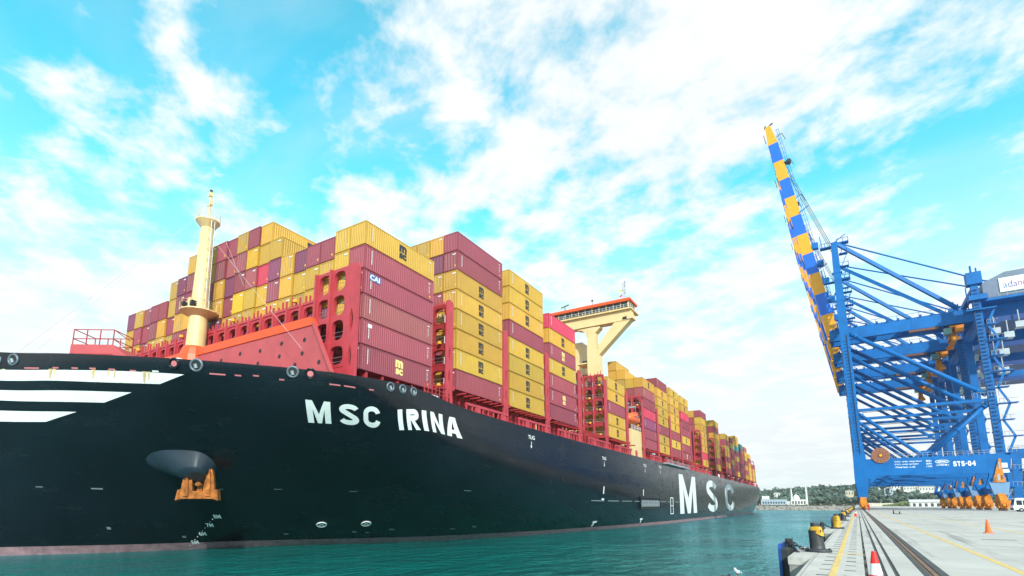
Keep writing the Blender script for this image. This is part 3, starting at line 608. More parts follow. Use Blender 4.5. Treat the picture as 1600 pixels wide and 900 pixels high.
# anchor bolster and anchor
def anchor():
    q,u=3.70,.53; c=Vector(hullP(q,u)); nn=Vector(hullN(q,u)); t=Vector(hullP(q+.05,u))-c; t=(t-nn*t.dot(nn)).normalized(); w=nn.cross(t)*-1
    if w.z<0: w=-w
    P=[];F=[];nr,ns=12,28
    for i in range(nr+1):
        f=i/nr
        for k in range(ns):
            an=2*math.pi*k/ns; ax=(5.6 if math.cos(an)<0 else 2.3)*(1-f*.70); az=2.5*(1-f*.55)
            h=1.75*f**1.15
            P.append(c+t*(math.cos(an)*ax-.2+.35*f)+w*(math.sin(an)*az+.55)+nn*(h-.35))
    F=[(i*ns+k,i*ns+(k+1)%ns,(i+1)*ns+(k+1)%ns,(i+1)*ns+k) for i in range(nr) for k in range(ns)]
    F.append(tuple(range(nr*ns,nr*ns+ns)))
    b=MB().add(P,F).build('anchor_bolster',BOLS,hull,True)
    MB().disc(c+t*.25+w*.35+nn*1.43,nn,.75).build('hawse_mouth',DARK,b)
    # anchor hangs outside the bolster: crown at the bottom, flukes up
    e=empty('anchor',toW(*(c+nn*2.0-w*1.35+t*.35)),YAW,'rusty orange stockless anchor hanging below the hawse hole on the bow','anchor')
    up=Vector((0,0,1)); fw=Vector((nn.x,nn.y,0)).normalized(); rt=Vector((-fw.y,fw.x,0))
    if rt.dot(t)<0: rt=-rt
    fn=lambda a,bb,d: tuple(rt*a+up*bb+fw*d)
    MB().prism([(-2.15,-.95),(-1.55,-.78),(1.55,-.78),(2.15,-.95),(2.0,.15),(1.45,.35),(.9,.05),(-.9,.05),(-1.45,.35),(-2.0,.15)],fn,-.5,.55).build('crown',RUST,e)
    for s in (-1,1):
        MB().prism([(s*.45,-.6),(s*1.75,-.6),(s*1.62,.9),(s*1.38,2.1),(s*1.08,2.95),(s*.86,2.2),(s*.62,1.0)],fn,-.05,.5).build('fluke',RUST,e)
        MB().prism([(s*.85,-.5),(s*1.35,-.5),(s*1.22,1.8),(s*1.06,2.6)],fn,.5,.72).build('fluke_rib',RUST,e)
    MB().bar(fn(0,-.5,-.1),fn(0,2.3,-.7),.55,.5,w2=.4,h2=.4).build('shank',RUST,e)
    MB().lathe([(.05,0),(.3,.1),(.32,.35),(.08,.5)],fn(0,.55,.45),10).build('pin_boss',RUST,e)
BOLS=mat('bolster paint',(.022,.034,.050),.26,var=.2,scale=.5)
anchor()
# ---------------- foredeck: breakwater, mast, winch house
YB=34.35
def slab_(poly,y0,y1,name,m,p): return MB().prism(poly,lambda a,b,d:(a,d,b),y0,y1).build(name,m,p)
bwo=slab_([(-60,14.6),(-2.95,14.6),(-2.75,15.1),(-6.1,21.0),(-60,21.0)],YB,YB+.25,'breakwater',BWRED,SHIP)
slab_([(-60,21.0),(-6.1,21.0),(-6.7,22.0),(-60,22.0)],YB-.12,YB+.55,'top_flange',BWOR,bwo)
MB().lathe([(2.0,20.2),(1.9,21.2),(1.6,22.2),(1.4,22.5)],(-31,34.9,0),14).build('mast_step',BWOR,bwo)
MB().bar((-2.75,YB-.05,15.15),(-6.15,YB-.05,21.2),.16,.5,(0,1,0)).build('end_flange',BWRED,bwo)
for k in range(8):
    for j,z in enumerate((16.6,18.0,19.5)):
        x=-6.2-k*4.0+(z-18)*-.9-(j%2)*1.6; MB().disc((x,YB-.02,z+.25*(k%2)),(0,-1,0),.26,12).build('lightening_hole',DARK,bwo)
mast=empty('foremast',(-31,34.9,0)); mast.parent=SHIP
MB().lathe([(1.5,15),(1.3,21.5),(1.26,22.4),(1.17,27),(1.08,30),(.82,40.6)],n=14).build('column',CREAM,mast,True)
MB().lathe([(1.0,26.7),(2.3,27.35),(2.4,27.4),(2.4,27.56),(1.2,27.58)],n=16).build('lower_platform',CREAM,mast)
MB().lathe([(.88,40.0),(1.5,40.8),(1.55,40.85),(1.55,41.0),(.3,41.02)],n=16).build('upper_platform',CREAM,mast)
MB().tube((0,0,41),(0,0,45.3),.18,.12).box((-.45,-.15,43.4),(.45,.15,43.55)).box((.2,-.2,43.5),(.5,.2,44.1)).box((-.22,-.22,44.9),(.22,.22,45.5)).build('topmast',CREAM,mast)
MB().lathe([(.12,45.4),(.2,45.5),(.2,45.85),(.1,45.95)],n=8).build('masthead_light',DARK,mast)
def ringrail(r,z,n=12):
    m=MB()
    for k in range(n):
        a=2*math.pi*k/n;b=2*math.pi*(k+1)/n; p=(r*math.cos(a),r*math.sin(a));q=(r*math.cos(b),r*math.sin(b))
        m.tube((*p,z),(*p,z+1.1),.03,n=4)
        for h in (.55,1.1): m.tube((*p,z+h),(*q,z+h),.025,n=4)
    return m
ringrail(2.35,27.58).build('railing',CREAM,mast); ringrail(1.5,41.02).build('railing',CREAM,mast)
m=MB()
for s in (-.22,.22): m.tube((1.75,s,27.6),(1.35,s,40.9),.035,n=4)
for k in range(40): f=k/40; m.tube((1.75-.4*f,-.22,27.6+13.3*f),(1.75-.4*f,.22,27.6+13.3*f),.025,n=4)
for k in range(8): f=k/8; m.torus((1.6-.4*f,0,29+12*f),(0,0,1),.42,.025,10,4)
m.build('ladder',STEEL,mast)
MB().box((-2.6,-.3,28.0),(-1.9,.3,29.6)).box((-2.9,-.25,29.5),(-2.2,.25,30.2)).box((-3.8,-.1,29.7),(-2.5,.1,29.85)).build('foghorn',CREAM,mast)
MB().box((1.1,-1.9,27.7),(1.7,-1.3,28.4)).box((.2,-2.5,27.7),(.7,-2.0,28.2)).build('floodlight',DARK,mast)
m=MB()
for p,q in (((-31,33.2,41),(-52,22,19)),((-31,33.2,40.5),(-43,19,18.5)),((-31.,33.4,40.5),(-3.5,31.,17)),((-31,36.,42),(-24,37,30))): m.tube(p,q,.017,n=4)
m.build('stay_wire',mat('stay wire',(.5,.5,.5),.5),SHIP)
wh=empty('winch_house',(-32.2,21.7,0),math.atan2(.56,.83)); wh.parent=SHIP
MB().prism([(0,15.5),(6.6,15.5),(6.6,18.2),(4.7,19.7),(0,19.7)],lambda a,b,c:(a,c,b),0,3.6).build('wall',BWRED,wh)
MB().box((-.02,-.05,17.3),(4.8,.02,17.42)).box((-.02,-.05,18.5),(4.8,.02,18.62)).build('wall_rib',COAM,wh)
m=MB()
for k in range(4):
    x=.1+k*1.5; m.tube((x,.1,19.7),(x,.1,21.5),.06,n=5); m.tube((x,3.5,19.7),(x,3.5,21.5),.06,n=5)
for z in (20.4,21.5):
    for y in (.1,3.5): m.tube((.1,y,z),(4.6,y,z),.055,n=5)
    m.tube((.1,.1,z),(.1,3.5,z),.055,n=5).tube((4.6,.1,z),(4.6,3.5,z),.055,n=5).tube((4.6,.1,z),(6.5,.1,z-1.3),.05,n=5)
m.build('railing',COAM,wh)
MB().lathe([(1.9,15.6),(1.75,16.6),(1.2,17.3),(.3,17.6)],(-20,27.5,0),14).build('vent_dome',WHITE,SHIP,True)
MB().bar((-40.5,16.5,18.2),(-38.2,16.5,19.0),.1).build('jackstaff',DARK,SHIP)
# ---------------- containers
CL_,CWD,CH=12.19,2.44,2.79
def cont_meshes(key):
    m=CCOL[key]; fr=MB(); t=.12
    for x in (0,CWD-t):
        for y in (0,CL_-t): fr.box((x,y,0),(x+t,y+t,CH))
        fr.box((x,t,0),(x+t,CL_-t,t)).box((x,t,CH-.09),(x+t,CL_-t,CH))
    for y in (0,CL_-t): fr.box((t,y,0),(CWD-t,y+t,t)).box((t,y,CH-.12),(CWD-t,y+t,CH))
    fr.box((.05,.05,CH-.05),(CWD-.05,CL_-.05,CH-.02)).box((.05,.05,.05),(CWD-.05,CL_-.05,.08)).box((.05,.1,.1),(.08,CL_-.1,CH-.1)).box((.1,CL_-.08,.1),(CWD-.1,CL_-.05,CH-.1))
    def corr(L0,L1,n,fn):
        P=[];F=[];p=(L1-L0)/n
        for i in range(n):
            for a,d in ((0,0),(.32,0),(.5,1),(.82,1)): P.append((L0+(i+a)*p,d))
        P.append((L1,0)); V=[fn(a,d,z) for a,d in P for z in (.12,CH-.09)]
        return V,[(2*i,2*i+2,2*i+3,2*i+1) for i in range(len(P)-1)]
    sp=MB().add(*corr(.12,CL_-.12,36,lambda a,d,z:(CWD-.012-.045*d,a,z)))
    ep=MB().add(*corr(.12,CWD-.12,8,lambda a,d,z:(a,.014+.04*d,z)))
    return fr.mesh('shipping_container',m),sp.mesh('side_panel',m),ep.mesh('end_panel',m)
CMESH={k:cont_meshes(k) for k in CCOL}
def logo_mesh(m):
    mb=MB(); v,f,_=text2d('m',.06); mb.add([(CWD+.012,5.5+a*1.30,1.42+b*.92) for a,b in v],f)
    v,f,_=text2d('sc',.05); mb.add([(CWD+.012,5.55+a*1.25,.58+b*.72) for a,b in v],f)
    me=bpy.data.meshes.new('logo'); me.from_pydata(mb.v,[],mb.f); me.materials.append(m); me.update(); return me
LK,LC=logo_mesh(LOGOK),logo_mesh(LOGOC)
PLAC=mat('placard yellow',(.85,.45,.02),.5); PLW=mat('stencil white',(.72,.70,.70),.6)
placm=MB().box((1.95,-.01,.45),(2.12,.01,.72)).mesh('placard',PLAC); placw=MB().box((1.62,-.01,2.25),(2.15,.01,2.42)).mesh('stencil',PLW)
codem=MB(); 
for k in range(10): codem.box((CWD-.01,1.05,.75+k*.17),(CWD+.012,1.18,.87+k*.17))
codem=codem.mesh('code_column',PLW)
code2=MB().box((CWD-.01,11.15,2.2),(CWD+.012,11.5,2.32))
for k in range(7): code2.box((CWD-.01,11.2,.9+k*.17),(CWD+.012,11.2+.1+.07*(k%3),.97+k*.17))
code2=code2.mesh('code_column',PLW)
plsm=MB().box((CWD-.01,11.3,.35),(CWD+.014,11.52,.62)).mesh('placard',PLAC)
barm=MB()
for x in (.45,.95,1.48,1.98): barm.tube((x,-.01,.1),(x,-.01,CH-.1),.025,n=5,cap=False)
barm=barm.mesh('locking_bars',mat('lock bar steel',(.30,.22,.2),.5))
PORTX=-1.5; PITCH=2.52; NCONT=[0]; crr=random.Random(3)
BAYN=[]
def container(key,bay,col,z,y,tier,logo=None,front=True,side=True):
    fr,sp,ep=CMESH[key]
    o=put('shipping_container',fr,None,toW(PORTX-CWD-col*PITCH,y,z),YAW)
    tag(o,f'{CNAME[key]} container, {ORD[bay-1]} bay from bow, {ORD[tier]} tier up, {ORD[col]} row from quay side','container','containers stacked on the ship')
    f_=crr.uniform(.80,1.14); oc=(f_*crr.uniform(.96,1.04),f_*crr.uniform(.93,1.05),f_*crr.uniform(.9,1.1),1)
    o.color=oc; put('side_panel',sp,o).color=oc; put('end_panel',ep,o).color=oc; NCONT[0]+=1
    if logo=='k': put('logo',LK,o)
    elif logo=='c': put('logo',LC,o)
    if bay<=9 and side:
        if crr.random()<.7: put('code_column',codem,o)
        if crr.random()<.6: put('code_column',code2,o)
        if crr.random()<.4: put('placard',plsm,o)
    if bay<=2 and front:
        if crr.random()<.45: put('placard',placm,o)
        if crr.random()<.4: put('stencil',placw,o)
        if crr.random()<.35: put('locking_bars',barm,o)
    return o
TH=2.9
BY={1:36.9,2:54.2,3:68.6,4:83.2,5:113.8,6:142.5,7:157.5,8:173,9:188.5,10:223.5,11:254,12:284,13:302,14:320,15:339,16:358,17:377,18:396}
BZ={1:16.0}
# bay 1: columns from the port edge inwards, tiers listed bottom-up; '.' = not in view
bay1=['MMDMMY','..YYYY','..OYYM','..YYYM','..YYYP','..YYYY','..MYMPY','..YYYRYY','..MYYDBM','..OYBMMY','..MYMPDM','..YPYYMM','..YOYMYY','..MYMPYM','..YMYMMY','..OMYMP','..YYMOY','..MYYM','..MYMM','..YMMM','..MYMY','..MYYP']
for c,st in enumerate(bay1):
    for t,k in enumerate(st):
        if k=='.': continue
        if c>=2 and t==2: k='P' if (c+t)%3 else 'M'  # tier behind the arches recoloured dark: its shade is put into the paint
        z=BZ[1]+t*TH-(.0 if c<2 else .55)
        lg=None
        if c==0: lg={0:'c',5:'k'}.get(t)
        elif t>=5 and c in (6,7) and k=='Y': lg='k' if (c,t)==(7,7) else None
        o=container(k,1,c,z,BY[1]+(.0 if c<2 else .2*(c%3==1)),t,lg,side=(c==0))
        if c==0 and t==3:
            lettering('lettering','CAI',lambda a,b:(CWD+.02,.95+a*1.5,1.85+b*.62),WHITE,o,.03); MB().box((CWD-.01,.85,1.75),(CWD+.012,2.6,2.55)).build('sign_plate',mat('sign blue',(.10,.14,.35),.5),o)
        if c==0 and t==1: MB().box((CWD-.01,.95,2.0),(CWD+.016,1.55,2.4)).build('sign_plate',WHITE,o)
STK={2:['MYYYYYMM','YMYYMYPY','.....OYY','......YY'],3:['YYYYMYYY','YOYYMOYY','......YY'],4:['MMMYMYR','MYMMMYM'],5:['YYMYY','OYOMM','YOYO'],
 6:['MMPRMDY','YMYMMDY','.....YOY','......DYY'],7:['YYMYYYYM','......MM'],8:['MYMYYYYY','......YY'],9:['MMYMMRYY','......YY'],
 10:['YRYYYYYM','YRMMPMMYY'[:8]],11:['YMYYOYMY','OMMPMMMY'],12:['MYMYOMY','MPMMMYY'],13:['MMYMDYM'],14:['YMMYMTYY','.....TYY'],15:['MMPMMDT'],16:['YMYMYYD','.....DR'],17:['YOYYDY'],18:['OYYM']}
LOGO={2:{1,2,3,4,5},3:{0,1,2,3,5,6,7},4:{1,3,5,4},5:{0,1,3,4},6:{6},7:{0,1,3,4,5,6},8:{1,3,4,5,6,7},9:{0,2,6,7},10:{0,2,3,4,5},11:{0,2,3,4},12:{1,3}}
for b,cols in STK.items():
    for c,st in enumerate(cols):
        for t,k in enumerate(st):
            if k=='.': continue
            lg=None
            if c==0 and t in LOGO.get(b,()): lg='k' if k in 'YBO' else 'c'
            container(k,b,c,17.0+t*TH,BY[b],t,lg)
# ---------------- lashing bridges
PW=PITCH
def panel_mesh(hw,hh,h=TH,m=LASH):
    o,i=superring(PW,h,hw,hh,0,-.05,n=20,pw=3.2)
    return MB().holed([(a,b+h/2) for a,b in o],[(a,b+h/2) for a,b in i],lambda a,b,d:(a,d,b),0,.5).mesh('arch_panel',m)
ARCH=panel_mesh(1.86,2.3); ARCHL=panel_mesh(2.1,2.1); ARCHD=panel_mesh(1.8,2.2,m=COAM); ARCHDL=panel_mesh(2.2,1.9,m=COAM)
POST=MB().box((-.16,-.28,0),(.16,.32,TH)).mesh('post',LASH)
def fin_mesh(h):
    m=MB(); w=1.5
    def slotp(z0,z1,sl):
        o,i=superring(w,z1-z0,.34,sl,n=16,pw=3); m.holed([(a,b+(z0+z1)/2) for a,b in o],[(a,b+(z0+z1)/2) for a,b in i],lambda a,b,d:(d,a,b),-.22,0)
    slotp(0,3.2,2.2); slotp(3.2,6.3,2.3); slotp(6.3,9.4,2.3)
    top=[(-.75,9.4),(.75,9.4),(.75,h-.5)]+[(.75*math.cos(t),h-.5+.5*math.sin(t)) for t in [math.pi*k/8 for k in range(1,8)]]+[(-.75,h-.5)]
    m.prism(top,lambda a,b,d:(d,a,b),-.22,0)
    m.box((-.22,-1.0,2.9),(.16,-.75,3.5)).box((-.22,.75,2.9),(.16,1.0,3.5)).box((-.22,-1.05,0),(.12,-.76,.5)).box((-.22,.76,0),(.12,1.05,.5))
    return m.mesh('side_fin',LASH)
FIN={h:fin_mesh(h) for h in (15.4,16.6,12.5)}
LAMP=MB().lathe([(.03,0),(.28,.05),(.3,.3),(.16,.42)],n=8).mesh('work_lamp',mat('work lamp amber',(.85,.40,.03),.4))
def rails(n,z):
    m=MB()
    for h in (.45,.95): m.tube((0,0,z+h),(-n*PW,0,z+h),.03,n=4)
    for k in range(n+1): m.tube((-k*PW,0,z),(-k*PW,0,z+1),.03,n=4)
    return m
# forward bridge ahead of bay 1
lb1=empty('lashing_bridge',(0,36.15,0)); lb1.parent=SHIP
for c in range(24):
    x=PORTX-1.7-PW*(c+.5) if c<2 else PORTX-1.7-PW*(c+.5)
    levels=[16.3+TH*k for k in range(4)] if c<2 else [18.9+TH*k for k in range(2)]
    for j,z in enumerate(levels):
        put('arch_panel',(ARCHL if (j==0 and c<2) else ARCH),lb1,(x,0,z)); put('post',POST,lb1,(x-PW/2,-.05,z))
    if c>=2:
        zt_=levels[-1]+TH; m=MB()
        for s in (-.75,.0,.7): m.box((s-.06,0,zt_),(s+.06,.2,zt_+random.uniform(.7,1.5)))
        m.box((-PW/2+.1,-.1,zt_-.02),(.95,.1,zt_+.3)); o=m.build('cell_guide',LASH,lb1,loc=(x,0,0))
        if c%5==3: put('work_lamp',LAMP,lb1,(x+.3,-.3,zt_+.5))
MB().box((PORTX-8,.05,14.4),(PORTX-.3,.5,16.32)).build('sill_plate',LASH,lb1)
m=MB(); z0=15.0
for a,b in ((0,4.2),(4.2,8.4)):
    o,i=superring(1.7,b-a,.52,3.0,n=16,pw=3); m.holed([(p,q+(a+b)/2) for p,q in o],[(p,q+(a+b)/2) for p,q in i],lambda p,q,d:(p,d,q+z0),-.1,.25)
m.prism([(-.85,8.4),(.85,8.4),(.85,12.4),(.6,12.9),(-.85,13.0)],lambda p,q,d:(p,d,q+z0),-.1,.25); m.build('end_tower',LASH,lb1,loc=(PORTX-.75,.02,0))
for z in (16.6,19.5,22.4,25.3): rails(2,z).build('railing',STEEL,lb1,loc=(PORTX-1.75,.3,0))
rails(22,20.7).build('railing',STEEL,lb1,loc=(PORTX-6.8,.3,0))
# twin open frames past the last row
for k,x in enumerate((-57.6,-60.4)):
    z=19; put('arch_panel',ARCH,lb1,(x-4.2,-2.2,z)); put('arch_panel',ARCHL,lb1,(x-4.2,-2.2,z+TH-.4)); put('post',POST,lb1,(x-5.6,-2.2,z+TH)); put('post',POST,lb1,(x-2.9,-2.2,z+TH))
def bridge(y,cols,levels,finh,z0=13.7,far=False):
    e=empty('lashing_bridge',(0,y,0)); e.parent=SHIP
    put('side_fin',FIN[finh],e,(PORTX+.12,0,z0))
    for c in range(cols):
        for k in range(levels):
            put('arch_panel',(ARCHDL if k<2 else ARCHD),e,(PORTX-.35-PW*(c+.5),-.15,17.0+k*TH)); put('post',POST,e,(PORTX-.35-PW*(c+1),-.1,17.0+k*TH))
            if not far and (c+k)%2==0: put('work_lamp',LAMP,e,(PORTX-1.2-PW*c,-.55,17.1+k*TH))
    if not far:
        for k in range(levels): rails(cols,17.1+k*TH).build('railing',STEEL,e,loc=(PORTX-.3,-.6,0))
        MB().box((PORTX-cols*PW,-.9,16.7),(PORTX-.2,.9,16.95)).build('walkway',COAM,e)
    for c in range(cols):
        m=MB(); zt_=17+levels*TH
        for s in (-.8,-.1,.6): m.box((s-.05,0,zt_),(s+.05,.15,zt_+random.uniform(.5,1.1)))
        m.box((-1.,-.05,zt_-.02),(.8,.2,zt_+.2)).build('cell_guide',LASH,e,loc=(PORTX-.35-PW*(c+.5),0,0))
    return e
bridge(52.6,4,4,15.4); bridge(67.3,2,4,15.4); bridge(82.0,2,4,15.4); bridge(96.9,1,4,15.4); bridge(112.2,3,5,16.6); bridge(127.4,1,4,16.6)
bridge(141.2,3,5,16.6)
for y in (156.3,171.6,187,202.2): bridge(y,1,4,16.6,far=True)
for y in (222.2,237.2,252.8,267.7,282.6,297.8,316.6,335.4,354.5,373.5,392.5,409.5): bridge(y,1,5,16.6 if y<300 else 15.4,far=True)
# ---------------- side galleries under the stacks
def gallery(y0,y1,zb=13.6,zt=16.9,n=None):
    e=empty('side_gallery',(0,0,0)); e.parent=SHIP
    MB().box((-4.2,y0,zb-1),(-3.6,y1,zt-.35)).build('hatch_coaming',COAM,e)
    MB().box((-.55,y0+1.2,zb+1.25),(-.25,y1-.6,zb+1.6)).build('upper_beam',LASH,e); MB().box((-.55,y0+1.2,zb-.4),(-.3,y1-.6,zb+.18)).build('lower_beam',LASH,e)
    n=n or max(4,int((y1-y0)/1.35))
    pm_=MB().box((-.5,-.1,zb),(-.3,.1,zb+1.3)).mesh('stanchion',LASH); wide=MB().box((-.5,-.6,zb),(-.28,.6,zb+1.3)).mesh('plate',LASH)
    for k in range(n):
        y=y0+1.3+(y1-y0-2.)*k/(n-1); put('plate' if k%5==2 else 'stanchion',wide if k%5==2 else pm_,e,(0,y,0))
    m=MB()
    for k in range(7):
        y=y0+1.5+(y1-y0-3)*k/6; m.box((-3.2,y-.12,zb),(-2.9,y+.12,zt-.1)); m.box((-2.9,y-.06,zt-.5),(-.6,y+.06,zt-.3))
    m.box((-3.0,y0,zb+.9),(-2.9,y1,zb+1.05)); m.build('bracket_row',COAM,e)
    return e
for b,y in BY.items():
    if b>1: gallery(y-.3,y+12.6)
gallery(97.5,112,13.6); gallery(129,131.2,13.6,n=3); gallery(202.5,223,13.6)
MB().box((-5.2,37.5,14.4),(-4.0,49.6,15.7)).build('hatch_coaming',COAM,SHIP)
m=MB()
for y in (38,40.5,43,45.5,48): m.box((-3.4,y,15.2),(-1.7,y+.3,15.95))
m.build('container_support',COAM,SHIP)
m=MB()
for k in range(8): m.tube((-.5,46.5+k*.75,14.3),(-.5,46.5+k*.75,16.2),.05,n=5)
for z in (15.2,15.7,16.2): m.tube((-.5,46.5,z),(-.5,51.8,z),.045,n=5)
m.build('deck_railing',LASH,SHIP)
# gangway stowed at the deck edge
gw=empty('gangway',(0,0,0)); gw.parent=SHIP
MB().box((.0,155,13.3),(1.2,184,13.75)).build('tread_deck',STEEL,gw); m=MB()
for z in (14.2,14.7): m.tube((1.15,155,z),(1.15,184,z),.06,n=5)
for k in range(15): m.tube((1.15,155+k*2.07,13.7),(1.15,155+k*2.07,14.7),.05,n=5)
m.build('railing',STEEL,gw)
# ---------------- accommodation block and bridge
ac=empty('accommodation_block',(0,0,0)); ac.parent=SHIP
fr=lambda a,b,d:(a,d,b)
Y0,Y1=131.0,136.5; YS=133.4
def sym(poly): return [poly,[(-62-a,b) for a,b in poly]]
for pl in sym([(-13.4,17),(-9.7,17),(-9.7,43.4),(-10.7,45.0),(-10.7,50.3),(-12.9,50.3),(-13.2,44)]): MB().prism(pl,fr,Y0,YS).build('pillar',CREAM,ac)
for pl in sym([(-9.9,42.0),(-.6,50.6),(-.6,51.9),(-4.4,51.4),(-9.9,45.0)]): MB().prism(pl,fr,Y0+.05,YS-.05).build('wing_strut',CREAM,ac)
for pl in sym([(-10.7,50.25),(-9.3,50.25),(-9.3,49.9),(-10.7,48.6)]): MB().prism(pl,fr,Y0+.1,YS-.1).build('gusset',CREAM,ac)
for pl in sym([(-13.2,47.6),(-12.9,50.3),(-16.2,50.3),(-14.6,49.9),(-13.6,49.0)]): MB().prism(pl,fr,Y0+.1,YS-.1).build('gusset',CREAM,ac)
MB().box((-61.6,Y0-.1,50.6),(-.4,YS+.1,53.4)).build('wing_deck',CREAM,ac)
MB().box((-62,Y0-.9,53.4),(0,Y1+.6,53.75)).build('deck_edge',CREAM,ac)
MB().box((-61.2,Y0,53.75),(-.9,Y1,56.0)).build('wheelhouse',CREAM,ac)
wm=MB().box((-.92,0,0),(.92,.14,1.45)).mesh('window',GLASS); pmn=MB().box((-.09,-.05,0),(.09,.2,1.6)).mesh('mullion',CREAM)
for k in range(29):
    x=-2.1-k*2.05; put('window',wm,ac,(x,Y0-.12,54.25)); put('mullion',pmn,ac,(x+1.02,Y0-.12,54.2))
for k in range(2): MB().box((-.95,Y0+.5+k*2.4,54.25),(-.78,Y0+2.6+k*2.4,55.7)).build('window',GLASS,ac)
MB().box((-62,Y0-.8,56.0),(-.3,Y1+.6,56.55)).build('roof',BWOR,ac); MB().box((-61.6,Y0-.82,55.75),(-.6,Y0-.55,56.02)).build('eave',BWOR,ac)
m=MB()
for z in (54.2,54.75): m.tube((-61.5,Y0-.85,z),(-.05,Y0-.85,z),.04,n=4); m.tube((-.05,Y0-.85,z),(-.05,Y1+.5,z),.04,n=4)
for k in range(32): m.tube((-.05-k*1.98,Y0-.85,53.7),(-.05-k*1.98,Y0-.85,54.75),.035,n=4)
for k in range(5): m.tube((-.05,Y0-.8+k*1.6,53.7),(-.05,Y0-.8+k*1.6,54.75),.035,n=4)
m.build('railing',WHITE,ac)
MB().box((-1.6,Y0-.3,50.8),(.1,YS+.3,52.0)).build('wing_end',CREAM,ac); MB().box((-2.6,Y0-.36,50.9),(-1.5,Y0-.1,51.5)).build('side_light',DARK,ac)
MB().box((-48,135.5,14),(-16.5,142,48)).build('house',CREAM,ac)
for k,z in enumerate((40.2,36.2,32.2)):
    MB().box((-16.5,131.4,z),(-13.2,136,z+.35)).build('side_balcony',CREAM,ac); MB().box((-16.4,135.2,z+.4),(-13.6,135.45,z+2.0)).build('window',GLASS,ac)
rm=empty('radar_mast',(-2.9,133.5,0)); rm.parent=ac
m=MB()
for x in (-.35,.35): m.tube((x,0,56.5),(x*.7,0,62.5),.07,n=5)
for k in range(9): m.tube((-.33,0,57+k*.62),(.33,0,57.3+k*.62),.05,n=4)
m.box((-.6,-.1,60.2),(.6,.1,60.35)).box((.2,-.15,61.2),(.5,.15,61.8)).box((.2,-.15,62.2),(.55,.15,62.9)).box((.15,-.15,59.2),(.5,.15,59.8))
me=m.mesh('mast_frame',STEEL); put('mast_frame',me,rm)
bpy.data.objects.remove(rm.children[0]) if False else None
MB().box((-18,132.5,56.5),(-15,134.5,57.4)).build('roof_locker',CREAM,ac)
MB().tube((-20.5,133,56.5),(-20.5,133,58.6),.12,n=6).bar((-21.6,132.7,58.5),(-19.4,133.3,59.3),.25).build('radar_scanner',DARK,ac)
MB().tube((-12,133,56.5),(-12,133,58.9),.05,n=5).box((-12.2,132.8,58.7),(-11.8,133.2,59.1)).build('aerial',DARK,ac)
MB().add([(-3.4,133.5,60.6),(-4.3,133.6,60.4),(-4.2,133.6,59.9),(-3.4,133.5,60.0)],[(0,1,2,3)]).build('signal_flag',mat('flag yellow',(.85,.75,.05),.7),ac)
MB().add([(-3.4,133.5,59.2),(-4.2,133.6,58.8),(-4.1,133.6,58.3),(-3.4,133.5,58.6)],[(0,1,2,3)]).build('signal_flag',mat('flag magenta',(.70,.04,.20),.7),ac)
MB().box((-6,131.6,13),(-1.9,141.0,21.2)).build('boat_station',CREAM,ac)
m=MB()
for k in range(8): m.tube((-1.85,131.7+k*1.32,21.2),(-1.85,131.7+k*1.32,22.3),.05,n=4)
m.tube((-1.85,131.7,22.3),(-1.85,141,22.3),.05,n=4).tube((-1.85,131.7,21.75),(-1.85,141,21.75),.05,n=4).build('railing',WHITE,ac)
lbt=empty('lifeboat',toW(-2.6,131.3,22.6),YAW,'orange enclosed lifeboat hanging beside the white deck block amidships','lifeboat')
P=[];F=[];ns=14
prof=[(0,.25),(.06,.65),(.16,.9),(.35,1.0),(.65,1.0),(.84,.88),(.95,.6),(1,.2)]
for f,s in prof:
    for k in range(ns):
        a=2*math.pi*k/ns; P.append((math.cos(a)*1.45*s,f*8.2,1.5+math.sin(a)*(1.55 if math.sin(a)>0 else 1.35)*s))
F=[(i*ns+k,i*ns+(k+1)%ns,(i+1)*ns+(k+1)%ns,(i+1)*ns+k) for i in range(len(prof)-1) for k in range(ns)]+[tuple(range(ns)),tuple(range(7*ns,8*ns))]
LBO=mat('lifeboat orange',(.80,.13,.035),.45,var=.08)
MB().add(P,F).build('hull',LBO,lbt,True); MB().prism([(-.7,0),(.7,0),(.55,.75),(-.55,.75)],lambda a,b,d:(a,d,b+2.85),4.9,7.2).build('coxswain_cabin',LBO,lbt)
MB().box((1.2,2,1.8),(1.48,6,2.1)).build('window',GLASS,lbt)
MB().tube((0,1,3.0),(0,1,5.2),.06,n=5).tube((0,7,3.0),(0,7,5.2),.06,n=5).box((-1.6,.8,5.2),(.2,1.2,5.6)).box((-1.6,6.8,5.2),(.2,7.2,5.6)).build('davit_falls',STEEL,lbt)
fn_=empty('funnel_casing',(0,0,0)); fn_.parent=SHIP
MB().box((-22,240,14),(-4.5,250,39.3)).build('casing',CREAM,fn_); MB().box((-14,241,39.3),(-5.,249,42.0)).build('funnel',mat('funnel blue grey',(.10,.15,.22),.5),fn_)
for k in range(4): MB().tube((-6.5-k*2,244,42),(-6.5-k*2,244.6,43.6),.4,n=8).build('exhaust_pipe',STEEL,fn_)
